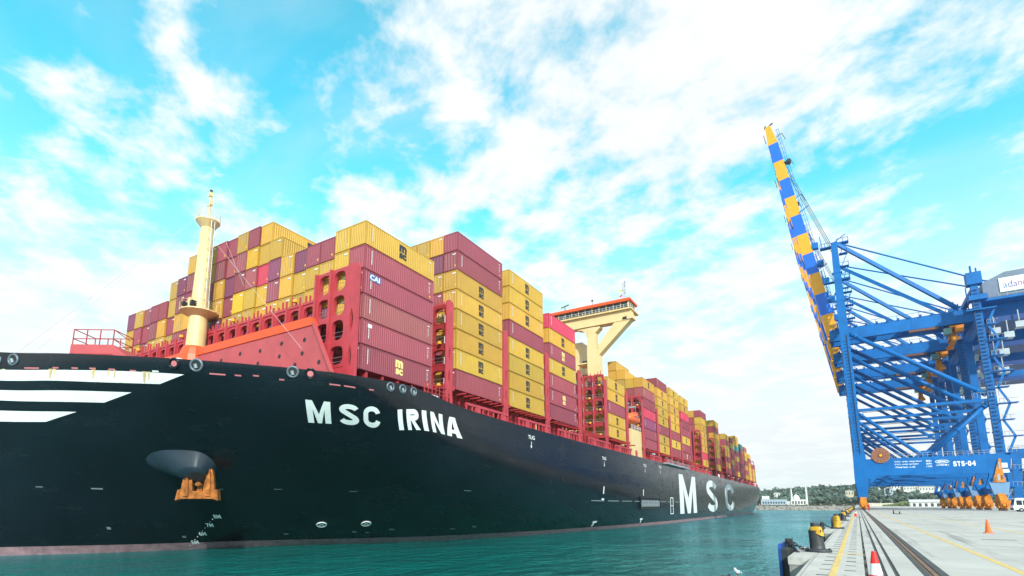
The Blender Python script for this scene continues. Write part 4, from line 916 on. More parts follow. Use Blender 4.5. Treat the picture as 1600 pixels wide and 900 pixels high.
# ================================================================ QUAY CRANES
XS,XL=0.2,30.7          # rail lines, crane-local
FY=19.                  # leg spacing along the rail
def make_crane():
    E=empty('quay_crane',(1.32,185,0))
    B=lambda m,n,mt=BLUE,p=E,s=False: m.build(n,mt,p,s)
    gy=(6.2,12.8)
    for j,y in enumerate((0,FY)):
        # seaside leg: foot flares, shaft, mast above girder
        B(MB().prism([(-1.0,3.2),(1.0,3.2),(1.9,8.2),(1.7,15.5),(1.25,20),(1.15,56),(.85,82.2),(-.85,82.2),(-1.15,56),(-1.25,20),(-1.55,9)],lambda a,b,d:(XS+a,y+d,b),-.8,.8),'seaside_leg')
        # landside leg: straight tower, splayed foot below the portal beam
        B(MB().prism([(-.85,14.6),(.95,14.6),(.75,61),(-.75,61)],lambda a,b,d:(XL+a,y+d,b),-.6,.6),'landside_leg')
        B(MB().prism([(-3.0,9.2),(1.5,9.2),(1.5,14.6),(-2.6,14.6)],lambda a,b,d:(XL+a,y+d,b),-.79,.79),'leg_knee')
        pb=B(MB().box((XS+1.5,y-.75,9.6),(XL-2.4,y+.75,14.4)),'portal_beam')
        B(MB().prism([(1.5,9.6),(4.2,9.6),(1.5,6.6)],lambda a,b,d:(XS+a,y+d,b),-.7,.7),'knee_plate')
        B(MB().box((XS+1.2,y-.4,28.4),(XL-.7,y+.4,29.2)),'strut')
        B(MB().tube((XS+1,y,52.5),(XL-.9,y,30.2),.62,n=10),'diagonal_brace',s=True)
        B(MB().tube((XS+1,y,28.0),(15.0,y,14.6),.5,n=8),'diagonal_brace',s=True); B(MB().tube((XL-1,y,28.0),(16.2,y,14.6),.5,n=8),'diagonal_brace',s=True)
        B(MB().prism([(12.8,14.4),(18.4,14.4),(16.6,16.2),(14.6,16.2)],lambda a,b,d:(a,y+d,b),-.3,.3),'node_plate')
        # splayed foot of the landside corner: two raking legs with the drive between them
        for s in (-1,1):
            B(MB().bar((XL-.4+s*1.0,y,12.8),(XL-1.3+s*2.3,y,5.6),.9,1.5,(0,1,0)),'raking_leg')
        B(MB().prism([(-1.9,7.2),(2.1,7.2),(1.5,4.0),(-1.2,4.0)],lambda a,b,d:(XL-1.4+a,y+d,b),-.95,.95),'foot_box',PALE if j==0 else BLUE)
        if j==0:
            B(MB().prism([(-1.3,7.2),(1.6,7.2),(1.0,9.6),(.35,13.2),(-.1,13.2),(-.7,10.2)],lambda a,b,d:(XL-1.5+a*.85+(b-7.2)*.13,y+d,b),-1.15,-.82),'drive_housing',ORNG)
            B(MB().box((XL-1.6,y-1.25,7.6),(XL-1.1,y-1.16,9.2)).box((XL-1.05,y-1.25,10.6),(XL-.75,y-1.16,12.4)),'drive_cover',STEEL)
            B(MB().box((XL-2.4,y-1.3,7.4),(XL-1.9,y-1.16,8.6)).box((XL-.8,y-1.3,8.0),(XL-.5,y-1.16,9.0)),'drive_recess',RAILB)
        # bogies
        for X in (XS,XL-1.3):
            g=empty('bogie',(X,y,0)); g.parent=E; g.scale=(1,1,1.0 if X==XS else 1.2)
            MB().prism([(-3.6,1.9),(3.6,1.9),(1.2,3.6),(-1.2,3.6)],lambda a,b,d:(d,a,b),-.75,.75).build('equaliser',ORNG,g)
            for s in (-2.3,2.3):
                MB().prism([(-1.6,.55),(1.6,.55),(1.0,2.0),(-1.0,2.0)],lambda a,b,d:(d,a+s,b),-.6,.6).build('truck',ORNG,g)
                for w in (-.85,.85): MB().tube((-.28,s+w,.42),(.28,s+w,.42),.42,n=14).build('wheel',RAILB,g)
                MB().box((-.95,s-.5,.9),(-.6,s+.5,1.7)).box((.6,s-.4,1.0),(1.0,s+.4,1.9)).build('motor',ORNG,g)
            MB().tube((-.35,-4.6,1.2),(-.35,-3.5,1.2),.3,n=10).tube((.35,-4.6,1.2),(.35,-3.5,1.2),.3,n=10).box((-.8,-3.6,.5),(.8,-3.3,2.2)).build('buffer',ORNG,g)
        B(MB().bar((XS+.4,y,82),(28.6 if j==0 else 27.8,gy[j],55.8),.95,.95),'back_stay')
        B(MB().tube((XS+.6,y,82.2),(34,gy[j],63.6),.22,n=6).tube((34,gy[j],63.6),(52,gy[j],57.8),.22,n=6),'tie_rod')
        B(MB().tube((31,gy[j],64.3),(31,gy[j],56),.16,n=6),'pendant')
        B(MB().box((-3.6,gy[j]-.75,52.2),(62,gy[j]+.75,55.9)),'trolley_girder')
        B(MB().box((XS-1.0,y-.8 if j==0 else gy[1],56),(XS+1.0,gy[0] if j==0 else y+.8,57.2)),'girder_bearer')
    # flanges, splice plates, lamps, cable runs
    for y in (0,FY):
        for (p,q) in (((XS+1,y,52.5),(XL-.9,y,30.2)),((XS+1,y,28.0),(15.0,y,14.6)),((XL-1,y,28.0),(16.2,y,14.6))):
            p,q=Vector(p),Vector(q); dv=(q-p).normalized()
            for f in (.06,.5,.94): c_=p+(q-p)*f; B(MB().tube(c_-dv*.14,c_+dv*.14,.78 if f==.5 else .82,n=10),'flange')
        for z in (20,31,40,48,63,72): B(MB().box((XS-1.32,y-.9,z),(XS+1.32,y+.9,z+.35)),'splice_collar')
        for z in (20,27,36,45): B(MB().box((XL-.95,y-.7,z),(XL+.95,y+.7,z+.35)),'splice_collar')
    for X in (6,11.5,17,22.5): B(MB().box((X-.1,-.79,9.5),(X+.1,.79,14.5)),'stiffener')
    for X in (3,10,17,24,40,47,54): B(MB().box((X-.15,gy[0]-.82,52.1),(X+.15,gy[0]+.82,56.0)),'stiffener')
    m=MB()
    for z in (16,22,33,42): m.tube((XS-1.1,-1.0,z),(XS-1.1,-1.0,z+5),.12,n=5)
    m.tube((XS+.5,-.95,16),(XS+.5,-.95,52),.10,n=5).tube((XL-.9,-.95,16),(XL-.9,-.95,58),.10,n=5).tube((XS+2,-.9,28.0),(XL-1,-.9,28.0),.09,n=5).build('cable_conduit',mat('conduit dark',(.02,.05,.10),.6),E)
    LM=mat('floodlight glass',(.75,.78,.80),.3)
    m=MB()
    for k in range(34): m.box((XS-.35,-.95,17+k*1.0),(XS+.35,-.82,17.14+k*1.0))
    m.build('leg_ladder',mat('ladder dark blue',(.003,.04,.16),.5),E)
    # cross members along the rail
    for X,z,h,w in ((XS,6.2,2.2,1.5),(XL-1.3,5.4,1.8,1.2),(XS,81,1.6,1.4),(XS,50.2,1.9,1.4),(XL,50.2,1.9,1.4),(XL,59.8,1.2,1.2),(XL,28.8,1.2,1.0)):
        B(MB().box((X-w/2,.8,z-h/2),(X+w/2,FY-.8,z+h/2)),'sill_beam')
    for X in (-3.2,8,16,24,38,50,61.4): B(MB().box((X-.5,gy[0]+.7,52.8),(X+.5,gy[1]-.7,55)),'girder_tie')
    # apex platform
    B(MB().box((-3.6,-.6,81.0),(-.6,1.4,81.3)).box((.8,-.4,81.7),(4.0,1.6,82.)),'apex_platform')
    m=MB()
    for x in (-3.5,-2.2,-1.): m.tube((x,-.5,81.3),(x,-.5,82.5),.08,n=4)
    for x in (1.,2.5,3.9): m.tube((x,-.3,82),(x,-.3,83.2),.08,n=4)
    m.tube((-3.5,-.5,82.5),(-.8,-.5,82.5),.08,n=4).tube((.9,-.3,83.2),(3.9,-.3,83.2),.08,n=4)
    m.tube((-3,0,81.4),(-3.4,0,85.4),.1,n=4).tube((0,0,82.2),(3.4,0,84.4),.12,n=4).build('apex_railing',BLUE,E)
    for k,(x0,x1) in enumerate(((.0,-3.6),(-.9,-4.4),(1.2,-2.6))):
        pass
    # ladders and landings by the apex mast
    m=MB()
    for k in range(6):
        z=57+k*4.2; m.box((1.2,-.9,z),(3.4,.9,z+.15)); m.tube((3.3,-.8,z),(3.3,-.8,z+1.6),.08,n=4).tube((1.3,-.8,z+1.2),(3.3,-.8,z+1.2),.07,n=4).bar((1.4,.3,z),(3.2,.3,z+4.2),.5,.12)
    m.build('mast_ladder',BLUE,E)
    # raised boom
    a=Vector((-2.6,0,54.2)); b=Vector((-15.2,0,133.5)); d=(b-a); n=11; ux=d.normalized(); side=Vector((ux.z,0,-ux.x))
    boom=empty('boom',(0,0,0)); boom.parent=E
    for k in range(n):
        t0,t1=k/n,(k+1)/n; col=BOOMY if k%2==0 else BOOMB
        w0=3.3*(1-.0*t0); 
        tap=lambda t: 3.2 if t<.9 else 3.2-1.5*(t-.9)/.1
        for y in gy:
            P=[]
            for t in (t0,t1):
                c=a+d*t; w=tap(t)
                for s,yy in ((-.5,-.7),(.5,-.7),(.5,.7),(-.5,.7)): P.append(tuple(c+side*(s*w+(3.2-w)*.5*-.0)+Vector((0,y+yy,0))))
            MB().add(P,[(3,2,1,0),(4,5,6,7)]+[(i,(i+1)%4,(i+1)%4+4,i+4) for i in range(4)]).build('boom_section',col,boom)
    for k in range(0,12,2):
        t=(k+.5)/12; c=a+d*t; MB().bar(c+Vector((0,gy[0]+.7,0)),c+Vector((0,gy[1]-.7,0)),1.1,1.1).build('boom_tie',BOOMB,boom)
    m=MB()
    for k in range(40):
        t=.03+k*.024; c=a+d*t+side*1.6+Vector((0,gy[0]-.6,0)); m.tube(c,c+side*1.2,.06,n=4)
    for o in (.6,1.2): m.tube(a+d*.03+side*(1.6+o)+Vector((0,gy[0]-.6,0)),a+d*.97+side*(1.6+o)+Vector((0,gy[0]-.6,0)),.06,n=4)
    m.build('boom_railing',BOOMB,boom)
    m=MB()
    for t in (.06,.14,.22,.30,.38): 
        c=a+d*t+Vector((0,gy[0],0)); m.box(c+side*1.7+Vector((-.2,-.8,-.3)),c+side*3.2+Vector((.2,.8,1.4))); m.tube(c+side*2,c+side*2+ux*4.5,.12,n=5)
    for t in (.28,.55): c=a+d*t+Vector((0,gy[0]-.9,0)); m.bar(c+side*1.2,c+side*4.2+ux*1.2,.22); 
    m.build('forestay_link',BLUE,boom)
    m=MB()
    for t in (.93,.80,.62): c=a+d*t+Vector((0,gy[0]-.8,0)); m.tube(c+side*1.5,c+side*3.4+ux*.6,.10,n=5); m.tube(c+side*3.4+ux*.6,c+side*3.9-ux*2.2,.10,n=5)
    for t in (.95,.73,.52,.33): c=a+d*t+Vector((0,gy[0],0))-side*1.9; m.bar(c-ux*1.6,c+ux*1.6,.18,.9)
    c=a+d*1.0+Vector((0,gy[0],0)); m.bar(c-side*.5,c+side*1.8+ux*.9,.35).bar(c-side*1.0,c-side*.6+ux*.9,.4); m.build('tip_fitting',DARK,boom)
    ms_=a+d*.80+side*1.6
    m=MB()
    for y in (6.2,9.5,12.8): m.tube((XS,y,82.4),tuple(ms_+Vector((0,y,0))),.085,n=5)
    m.build('boom_hoist_rope',ROPE,E)
    c=a+d*.80+Vector((0,gy[0],0)); MB().bar(c+side*1.4,c+side*3.0,1.6,.5).tube(c+side*2.8+Vector((0,-.9,0)),c+side*2.8+Vector((0,.9,0)),.7,n=12).build('hoist_sheave',DARK,boom)
    # machinery house
    mh=empty('machinery_house',(0,0,0)); mh.parent=E
    MB().prism([(32.6,56.6),(56,56.6),(56,63.4),(37.5,63.6),(32.6,61.4)],lambda p,q,r:(p,r,q),1.5,17.5).build('wall',GREY,mh)
    MB().box((31.8,.4,55.95),(58,18.6,56.55)).build('floor',BLUE,mh)
    sg=MB().box((36.0,1.3,57.9),(42.6,1.48,61.9)).build('sign_board',WHITE,mh)
    m=MB()
    for k in range(16): m.tube((32+k*1.7,.5,56.5),(32+k*1.7,.5,57.7),.07,n=4)
    for z in (57.1,57.7): m.tube((31.9,.5,z),(58,.5,z),.06,n=4)
    m.build('railing',STEEL,mh)
    MB().box((33,4,50.6),(60,15,52.1)).build('cable_tray',mat('deep blue steel',(.004,.05,.22),.5),mh)
    # landside tower head
    B(MB().box((XL-1.5,-1.2,60.8),(XL+1.7,1.6,64.2)).tube((XL-.2,0,64.2),(XL-.2,0,66.4),.25,n=6).tube((XL+.9,0,64.2),(XL+.9,0,65.6),.2,n=6),'tower_head')
    B(MB().box((XL-2.6,-1.6,53.3),(XL+3.6,1.7,53.6)).box((XL-1.6,-1.5,56.2),(XL+2.2,1.6,57.6)),'tower_landing')
    # stair tower on the landside corner
    st=empty('stair_tower',(0,0,0)); st.parent=E
    m=MB(); mr=MB()
    for k in range(11):
        z=6.0+k*4.3; L_=3.6 if k%2 else 2.4
        m.box((XL+1.0,-1.3,z),(XL+1.2+L_,1.0,z+.18)); m.bar((XL+1.4,-.7,z),(XL+3.2,-.7,z+4.3),.18,.5) if k%2==0 else m.bar((XL+3.2,-.7,z),(XL+1.4,-.7,z+4.3),.18,.5)
        for x in (1.2,2.0,2.8): mr.tube((XL+x,-1.25,z+.1),(XL+x,-1.25,z+1.3),.05,n=4)
        mr.tube((XL+1.1,-1.25,z+1.25),(XL+1.2+L_,-1.25,z+1.25),.05,n=4)
    m.build('landing',BLUE,st); mr.build('stair_rail',STEEL,st)
    lad=MB()
    for k in range(44): lad.box((XL-.45,-.92,15.2+k*1.02),(XL+.45,-.80,15.5+k*1.02))
    lad.build('ladder',mat('ladder dark blue',(.003,.04,.16),.5),st)
    # portal-beam railings and walkway
    m=MB()
    for y in (-.7,):
        for k in range(27): m.tube((XS+2+k*1.05,y,14.4),(XS+2+k*1.05,y,15.6),.05,n=4)
        for z in (15,15.6): m.tube((XS+2,y,z),(XL-1.3,y,z),.045,n=4)
        for k in range(8): m.tube((XL-3.6+k*.7,-.9,29.5),(XL-3.6+k*.7,-.9,30.8),.05,n=4)
        m.tube((XL-3.6,-.9,30.8),(XL+1.4,-.9,30.8),.05,n=4)
    m.build('railing',STEEL,E)
    m=MB()
    for k in range(9): m.box((XS+1.6,-.9,3.6+k*.62),(XS+2.3,-.5,3.7+k*.62))
    m.build('foot_ladder',DARK,E)
    # cable reel
    cr_=empty('cable_reel',(5.4,-1.0,15.3)); cr_.parent=E
    CU=mat('reel copper brown',(.34,.14,.085),.6,var=.2,scale=2.); CUD=mat('reel dark brown',(.20,.07,.045),.7)
    MB().lathe([(2.15,-.12),(2.2,0),(2.15,.12)],n=28,axis='y').build('disc',CU,cr_)
    for r in (.7,1.25,1.75): MB().torus((0,-.13,0),(0,1,0),r,.06,28,5).build('ring',CUD,cr_)
    m=MB()
    for k in range(12): t=math.pi*k/6; m.bar((.35*math.cos(t),-.15,.35*math.sin(t)),(2.1*math.cos(t),-.15,2.1*math.sin(t)),.07)
    m.build('spoke',CUD,cr_); MB().tube((0,-.4,0),(0,.2,0),.35,n=12).build('hub',BOOMY,cr_)
    # trolley, cab, head block
    tr_=empty('trolley',(0,0,0)); tr_.parent=E
    MB().box((25.2,gy[0]-.4,51.3),(28.4,gy[1]+.4,51.9)).box((26.3,gy[0]-.9,50.0),(28.2,gy[0]+.8,51.3)).build('frame',ORNG,tr_)
    MB().box((23.8,gy[0]-1.0,49.4),(25.6,gy[0]+1.0,51.2)).build('cab',mat('cab glass green',(.10,.22,.22),.15),tr_)
    MB().box((16,gy[0]-.9,51.5),(22.8,gy[0]+.4,52.1)).build('festoon',mat('festoon brown',(.16,.06,.04),.6),tr_)
    hbk=empty('head_block',(26,9.5,5.2)); hbk.parent=E
    MB().box((-1.0,-2.2,41.2),(1.0,2.2,42.4)).box((-.7,-1.6,42.4),(.7,1.6,43.8)).prism([(-.7,43.8),(.7,43.8),(.3,45.2),(-.3,45.2)],lambda p,q,r:(p,r,q),-1.4,1.4).build('block',ORNG,hbk)
    MB().box((-.6,-6.0,40.6),(.6,6.0,41.0)).box((-.9,-6.1,40.1),(.9,-5.8,41.0)).box((-.9,5.8,40.1),(.9,6.1,41.0)).box((-.5,-1.2,41.0),(.5,1.2,41.25)).build('spreader',ORNG,hbk)
    m=MB()
    for x in (-.9,.9):
        for y in (-2.2,2.2): m.tube((x,y,44),(x,y,50.8),.06,n=4)
    m.build('hoist_rope',ROPE,hbk)
    # under-girder services and rear frame
    m=MB()
    for k in range(10): m.box((-2+k*2.6,gy[0]-1.15,55.9),(-1.4+k*2.6,gy[0]-.75,56.4)); m.tube((-2+k*2.6,gy[0]-1.1,55.9),(-2+k*2.6,gy[0]-1.1,57.1),.05,n=4)
    m.tube((-3,gy[0]-1.1,57.1),(28,gy[0]-1.1,57.1),.05,n=4).build('girder_railing',BLUE,E)
    m=MB()
    for (x,z) in ((34,47),(36.5,45.5),(39,48),(35,41),(34.4,36)): m.box((x-1,2,z),(x+1,4.6,z+1.6)); m.tube((x,3,z+1.6),(x,3,z+5),.15,n=5)
    m.build('service_platform',STEEL,E)
    return E,mh
CR,MH=make_crane()
tag(CR,'nearest blue quay crane marked STS-04 with raised yellow and blue boom','crane','ship-to-shore cranes along the quay')
CRANES=[CR]
WH_=['second','third','fourth']
for i in range(1,4):
    c=copy_tree(CR); c.location=(1.32,185+31.5*i,0); CRANES.append(c)
    tag(c,f'{WH_[i-1]} nearest blue quay crane with raised yellow and blue boom, behind the first','crane','ship-to-shore cranes along the quay')
# head block of the nearest crane is drawn up out of sight under its trolley
for ch in CR.children:
    if ch.name.startswith('head_block'): ch.location.z=7.0
# lettering on the nearest crane
pb=[c for c in CR.children if c.name.startswith('portal_beam')][0]
def wall(x0,x1,z0,z1,y=-.775): return lambda a,b:(x0+(x1-x0)*a,y,z0+(z1-z0)*b)
TXW=mat('crane lettering white',(.80,.84,.86),.5)
x=20.9
for ch,w in zip('STS-04',(.78,.74,.78,.5,.78,.8)):
    if ch=='-': lettering('letter',ch,wall(x,x+w*.7,12.15,12.4),TXW,pb,.02); x+=w*.95
    else: lettering('letter',ch,wall(x,x+w*.92,11.6,12.95),TXW,pb,.045); x+=w*1.08
for k,(s,w) in enumerate((('S.W.L. under cargo beam',6.0),('S.W.L. under spreader',5.3),('Wheel load on rail',4.4))): lettering('lettering',s,wall(8.4,8.4+w,13.1-k*.75,13.55-k*.75),TXW,pb,.02)
for k,s in enumerate(('80t','65t','115t')): lettering('lettering',s,wall(15.3,16.5,13.1-k*.75,13.55-k*.75),TXW,pb,.02)
o,i=superring(3.0,.9,2.8,.7,n=16,pw=2.5); o=[(a*1.02,b*1.02) for a,b in superring(3.0,.9,3.0,.9,n=16,pw=2.5)[1]]
MB().holed([(a+18.7,b+13) for a,b in o],[(a+18.7,b+13) for a,b in i],lambda a,b,d:(a,-.77-d,b),0,.01).build('maker_mark',TXW,pb)
lettering('lettering','ZPMC',wall(17.7,19.7,12.78,13.22),TXW,pb,.04); lettering('lettering','上海振华重工',wall(17.3,20.1,11.85,12.3),TXW,pb,.02)
sg=[c for c in MH.children if c.name.startswith('sign_board')][0]
x=36.75
for ch,w,col in zip('adani',(.80,.84,.80,.74,.2),((.05,.12,.36),(.10,.09,.36),(.19,.06,.33),(.30,.05,.26),(.40,.05,.18))):
    z1={'d':60.85,'i':60.85}.get(ch,60.2)
    lettering('letter',ch,wall(x,x+w,59.0,z1,1.27),mat('sign '+ch+str(x),col,.5),sg,.0); x+=w+.17
lp=MB().box((XL-.55,-.97,10.9),(XL+.75,-.85,12.1)).build('notice_board',WHITE,CR); MB().box((XL-.3,-1.,9.6),(XL+.95,-.86,10.5)).build('notice_board',WHITE,CR)
# ---------------- yard gantry crane at the right edge
yg=empty('yard_gantry_crane',(48,262,0),0,'blue yard gantry crane leg with orange bogie at the right edge, behind the bus','crane')
for y in (0,16):
    MB().prism([(-1.1,3.2),(1.1,3.2),(2.6,19),(.2,19)],lambda a,b,d:(a,y+d,b),-.8,.8).build('leg',BLUE,yg)
    MB().prism([(-1.3,3.2),(1.4,3.2),(1.0,.4),(-.9,.4)],lambda a,b,d:(a,y+d,b),-.9,.9).build('bogie',ORNG,yg)
    MB().box((-.5,y-.8,19),(38,y+.8,21.4)).build('main_girder',BLUE,yg)
    MB().prism([(35,3),(37,3),(37.6,19),(35.6,19)],lambda a,b,d:(a,y+d,b),-.8,.8).build('leg',BLUE,yg)
m=MB()
for k in range(18): m.tube((-.4+k*1.2,-.9,21.4),(-.4+k*1.2,-.9,22.6),.06,n=4)
m.tube((-.4,-.9,22.6),(30,-.9,22.6),.06,n=4).tube((-.4,-.9,22.),(30,-.9,22.),.06,n=4).build('railing',STEEL,yg)
m=MB()
for k in range(5): m.box((-3.2,-1,3.5+k*3.2),(-1.2,.8,3.65+k*3.2)); m.bar((-3+.0,-.3,3.5+k*3.2),(-1.4,-.3,6.7+k*3.2),.5,.15); m.tube((-3.2,-1,3.5+k*3.2),(-3.2,-1,4.7+k*3.2),.05,n=4)
m.build('stairs',STEEL,yg)
# ================================================================ QUAY FURNITURE
BYEL=mat('bollard yellow',(.60,.32,.014),.5,var=.15,scale=4.,streak=.3,dirt=(.25,.12,.01)); BBLK=mat('bollard black iron',(.035,.037,.042),.5,var=.35,scale=3.,bump=.2,bscale=20)
def rng(prof_fn,n,m,close=True):
    P=[prof_fn(i,k) for i in range(n) for k in range(m)]
    F=[(i*m+k,i*m+(k+1)%m,(i+1)*m+(k+1)%m,(i+1)*m+k) for i in range(n-1) for k in range(m)]+[tuple(range(m))[::-1],tuple(range((n-1)*m,n*m))]
    return P,F
def make_bollard():
    E=empty('bollard')
    MB().lathe([(.47,0),(.47,.06),(.455,.09),(.38,.10),(.30,.105)],n=28).build('base_plate',BBLK,E)
    def pf(i,k):
        z=[.09,.14,.25,.5,.68,.76][i]; r=[.30,.27,.26,.25,.25,.26][i]; t=2*math.pi*k/24
        return (math.cos(t)*r-.05*z-.02,math.sin(t)*r,z)
    smooth_angle(MB().add(*rng(pf,6,24)).build('post',BBLK,E))
    def hf(i,k):
        z=[.74,.765,.84,.89,.91][i]; r=[.20,.22,.215,.17,.12][i]; t=2*math.pi*k/24; c=math.cos(t)
        f=1.0+(.55 if c>0 else .0)*max(0,c)**1.5
        return (c*r*f-.04,math.sin(t)*r,z-max(0,c)*.13*f*(r>.2))
    smooth_angle(MB().add(*rng(hf,5,24)).build('hooked_lip',BYEL,E))
    MB().lathe([(.15,.86),(.15,1.01),(.14,1.04),(.05,1.05)],(-.07,0,0),16).build('top_horn',BBLK,E)
    m=MB()
    for k in range(8): t=2*math.pi*k/8+.3; m.tube((.41*math.cos(t),.41*math.sin(t),.08),(.41*math.cos(t),.41*math.sin(t),.125),.035,n=6)
    m.tube((.25,-.06,.70),(.25,-.06,.79),.02,n=6).tube((.25,.06,.70),(.25,.06,.79),.02,n=6); m.build('bolt',DARK,E)
    return E
bl=make_bollard()
def blabel(i): return 'nearest black iron bollard with yellow hooked lip, beside the blue fender chain' if i==0 else f'{ORD[i]} black and yellow bollard counting along the quay edge from the camera'
for i,y in enumerate(BOL[:12]):
    o=bl if i==0 else copy_tree(bl); o.location=(-1.26,y,.006); o.scale=(.86,.86,.93); o.rotation_euler=(0,0,R(-38+random.uniform(-5,5)) if i!=1 else R(-75))
    tag(o,blabel(i),'bollard','bollards along the quay edge')
    if i==1:
        for ch in o.children:
            if ch.name.startswith('post'): ch.data=ch.data.copy(); ch.data.materials[0]=BYEL; ch['label']='bollard post painted worn yellow'
FBL=mat('fender panel blue',(.006,.06,.26),.45,var=.2,scale=2.,streak=.3,dirt=(.02,.03,.05)); RUB=mat('fender rubber',(.03,.032,.035),.7,var=.4,scale=4.)
def make_fender():
    E=empty('fender')
    MB().prism([(-1.3,-3.4),(1.3,-3.4),(1.3,.16),(1.12,.30),(-1.12,.30),(-1.3,.16)],lambda a,b,d:(d,a,b),-.09,0).build('face_panel',FBL,E)
    MB().box((.0,-1.2,-3.3),(.2,1.2,.14)).build('panel_frame',RUB,E)
    MB().lathe([(.85,.18),(.75,.21),(.7,.25),(.8,.29)],(0,0,-1.5),20,'x').build('cone_buffer',RUB,E)
    MB().box((.02,-.12,.12),(.24,.12,.42)).tube((.13,-.2,.36),(.13,.2,.36),.05,n=8).build('chain_lug',RUB,E)
    return E
fe=make_fender()
CH_=mat('chain iron',(.05,.06,.08),.45,.6,var=.3,scale=8)
def chain_between(p,q,name,label,group):
    p=Vector(p);q=Vector(q); L_=(q-p).length; n=max(4,int(L_/.105)); e=empty(name,p,0,label,'chain',group)
    rad=.035
    lk=MB(); nseg=12
    # one link as an elongated torus along x
    P=[];F=[];mj=6
    for i in range(nseg):
        t=2*math.pi*i/nseg; c=Vector((math.cos(t)*.05+(.035 if math.cos(t)>0 else -.035),math.sin(t)*.045,0)); er=Vector((math.cos(t),math.sin(t),0))
        for j in range(mj): a=2*math.pi*j/mj; P.append(c+er*math.cos(a)*.017+Vector((0,0,math.sin(a)*.017)))
    for i in range(nseg):
        for j in range(mj): F.append((i*mj+j,((i+1)%nseg)*mj+j,((i+1)%nseg)*mj+(j+1)%mj,i*mj+(j+1)%mj))
    me=lk.add(P,F).mesh('link',CH_,True); d=(q-p)
    for k in range(n):
        t=(k+.5)/n; pos=d*t+Vector((0,0,-.22*4*t*(1-t)*min(1,L_/1.5)*.5)); o=put('link',me,e,pos); sl=Vector((d.x,d.y,d.z-.22*2*(1-2*t)*.5)).normalized()
        qd=sl.to_track_quat('X','Z'); o.rotation_mode='QUATERNION'; from mathutils import Quaternion as Q_; o.rotation_quaternion=qd@Q_((1,0,0),math.pi/2*(k%2))
    return e
FX=QE-.92
for i,y in enumerate(BOL[:8]):
    o=fe if i==0 else copy_tree(fe); o.location=(FX,y-.15,0)
    tag(o,'nearest blue-faced fender panel on the quay wall beside the first bollard' if i==0 else f'{ORD[i]} blue-faced fender panel counting along the quay wall from the camera','fender','fenders along the quay wall')
    if i<2:
        chain_between((FX+.18,y-.1,.34),(QE-.2,y-.35,.06),'fender_chain',f'iron chain running from the {ORD[i] if i else "nearest"} fender to the bollard base','fender chains'); 
        if i==0: chain_between((FX+.18,y-.25,.30),(QE-.5,y-.7,.02),'fender_chain','slack lower iron chain at the nearest fender','fender chains')
# the tip of one more fender frame standing in the water corner, with a gull on it
nf=copy_tree(fe); nf.location=(-2.25,10.6,-.12); nf.rotation_euler=(0,0,0)
tag(nf,'dark fender top with shackle poking up at the bottom edge, left of the quay','fender','fenders along the quay wall')
MB().torus((.12,.3,.36),(1,0,.1),.055,.022,14,6).build('shackle',CH_,nf,True)
gl=empty('gull',(-2.1,11.5,.20),R(120),'small white gull perched on the fender at the bottom edge','bird')
P=[];F=[];ns=10; prof=[(-.16,.008,.10),(-.10,.03,.10),(-.03,.055,.10),(.04,.055,.105),(.085,.035,.13),(.105,.032,.155),(.135,.026,.17),(.155,.012,.168),(.185,.004,.16)]
for x,r,z in prof:
    for k in range(ns): a=2*math.pi*k/ns; P.append((x,math.cos(a)*r,z+math.sin(a)*r*1.05))
F=[(i*ns+k,i*ns+(k+1)%ns,(i+1)*ns+(k+1)%ns,(i+1)*ns+k) for i in range(len(prof)-1) for k in range(ns)]+[tuple(range(ns)),tuple(range(8*ns,9*ns))]
gl.scale=(.8,.8,.8); MB().add(P,F).build('body',mat('gull white',(.62,.64,.66),.7),gl,True)
for s in (-1,1):
    MB().prism([(.05,.12),(.0,.15),(-.1,.13),(-.2,.095),(-.08,.085)],lambda a,b,d:(a,s*(.045+d),b),0,.015).build('wing',mat('gull grey',(.55,.57,.60),.7),gl); MB().tube((0,s*.02,0),(.0,s*.02,.06),.006,n=5).build('leg',PLAC,gl)
# cones
def cone(x,y,h,label,bands,rot=0):
    E=empty('traffic_cone',(x,y,.004),rot,label,'cone'); r0,r1=h*.21,h*.045
    MB().prism([(-.27*h,-.27*h+.06*h),(-.21*h,-.27*h),(.21*h,-.27*h),(.27*h,-.21*h),(.27*h,.21*h),(.21*h,.27*h),(-.21*h,.27*h),(-.27*h,.21*h)],lambda a,b,d:(a,b,d),0,.05*h).build('base',bands[0][2],E)
    for a,b,m in bands:
        ra=r0+(r1-r0)*a;rb=r0+(r1-r0)*b; smooth_angle(MB().lathe([(ra,h*(.05+.95*a)),(rb,h*(.05+.95*b))],n=24).build('sleeve',m,E))
    return E
CRED=mat('cone red',(.78,.018,.014),.45,var=.08,scale=6.); CORG=mat('cone orange',(.85,.16,.03),.5,var=.08); CWH=mat('cone white',(.80,.82,.85),.4)
cone(.16,12.0,.75,'tall red traffic cone with a white band at the bottom edge of the quay',[(0,.42,CRED),(.42,.70,CWH),(.70,1.0,CRED)])
cone(5.98,40.5,.76,'plain orange traffic cone standing alone on the concrete apron',[(0,.55,CORG),(.55,.62,CORG),(.62,1,CORG)])
cone(-.35,86,.8,'small distant red cone on the cover slabs near the crane rail',[(0,.5,CRED),(.5,.7,CWH),(.7,1,CRED)])
# wheel stop lying on the apron
wsb=empty('wheel_stop',(5.3,112,0),0,'small dark steel wheel stop lying on the open apron under the crane','wheel stop')
wsb.scale=(.7,.7,.7); MB().box((-.75,-.2,0),(.95,.2,.12)).build('base',DARK,wsb); MB().prism([(-.7,.1),(-.4,.1),(-.5,1.0),(-.65,1.0)],lambda a,b,d:(a,d,b),-.15,.15).build('upright',DARK,wsb); MB().prism([(.45,.1),(.75,.1),(.7,.6),(.5,.6)],lambda a,b,d:(a,d,b),-.15,.15).build('upright',DARK,wsb)
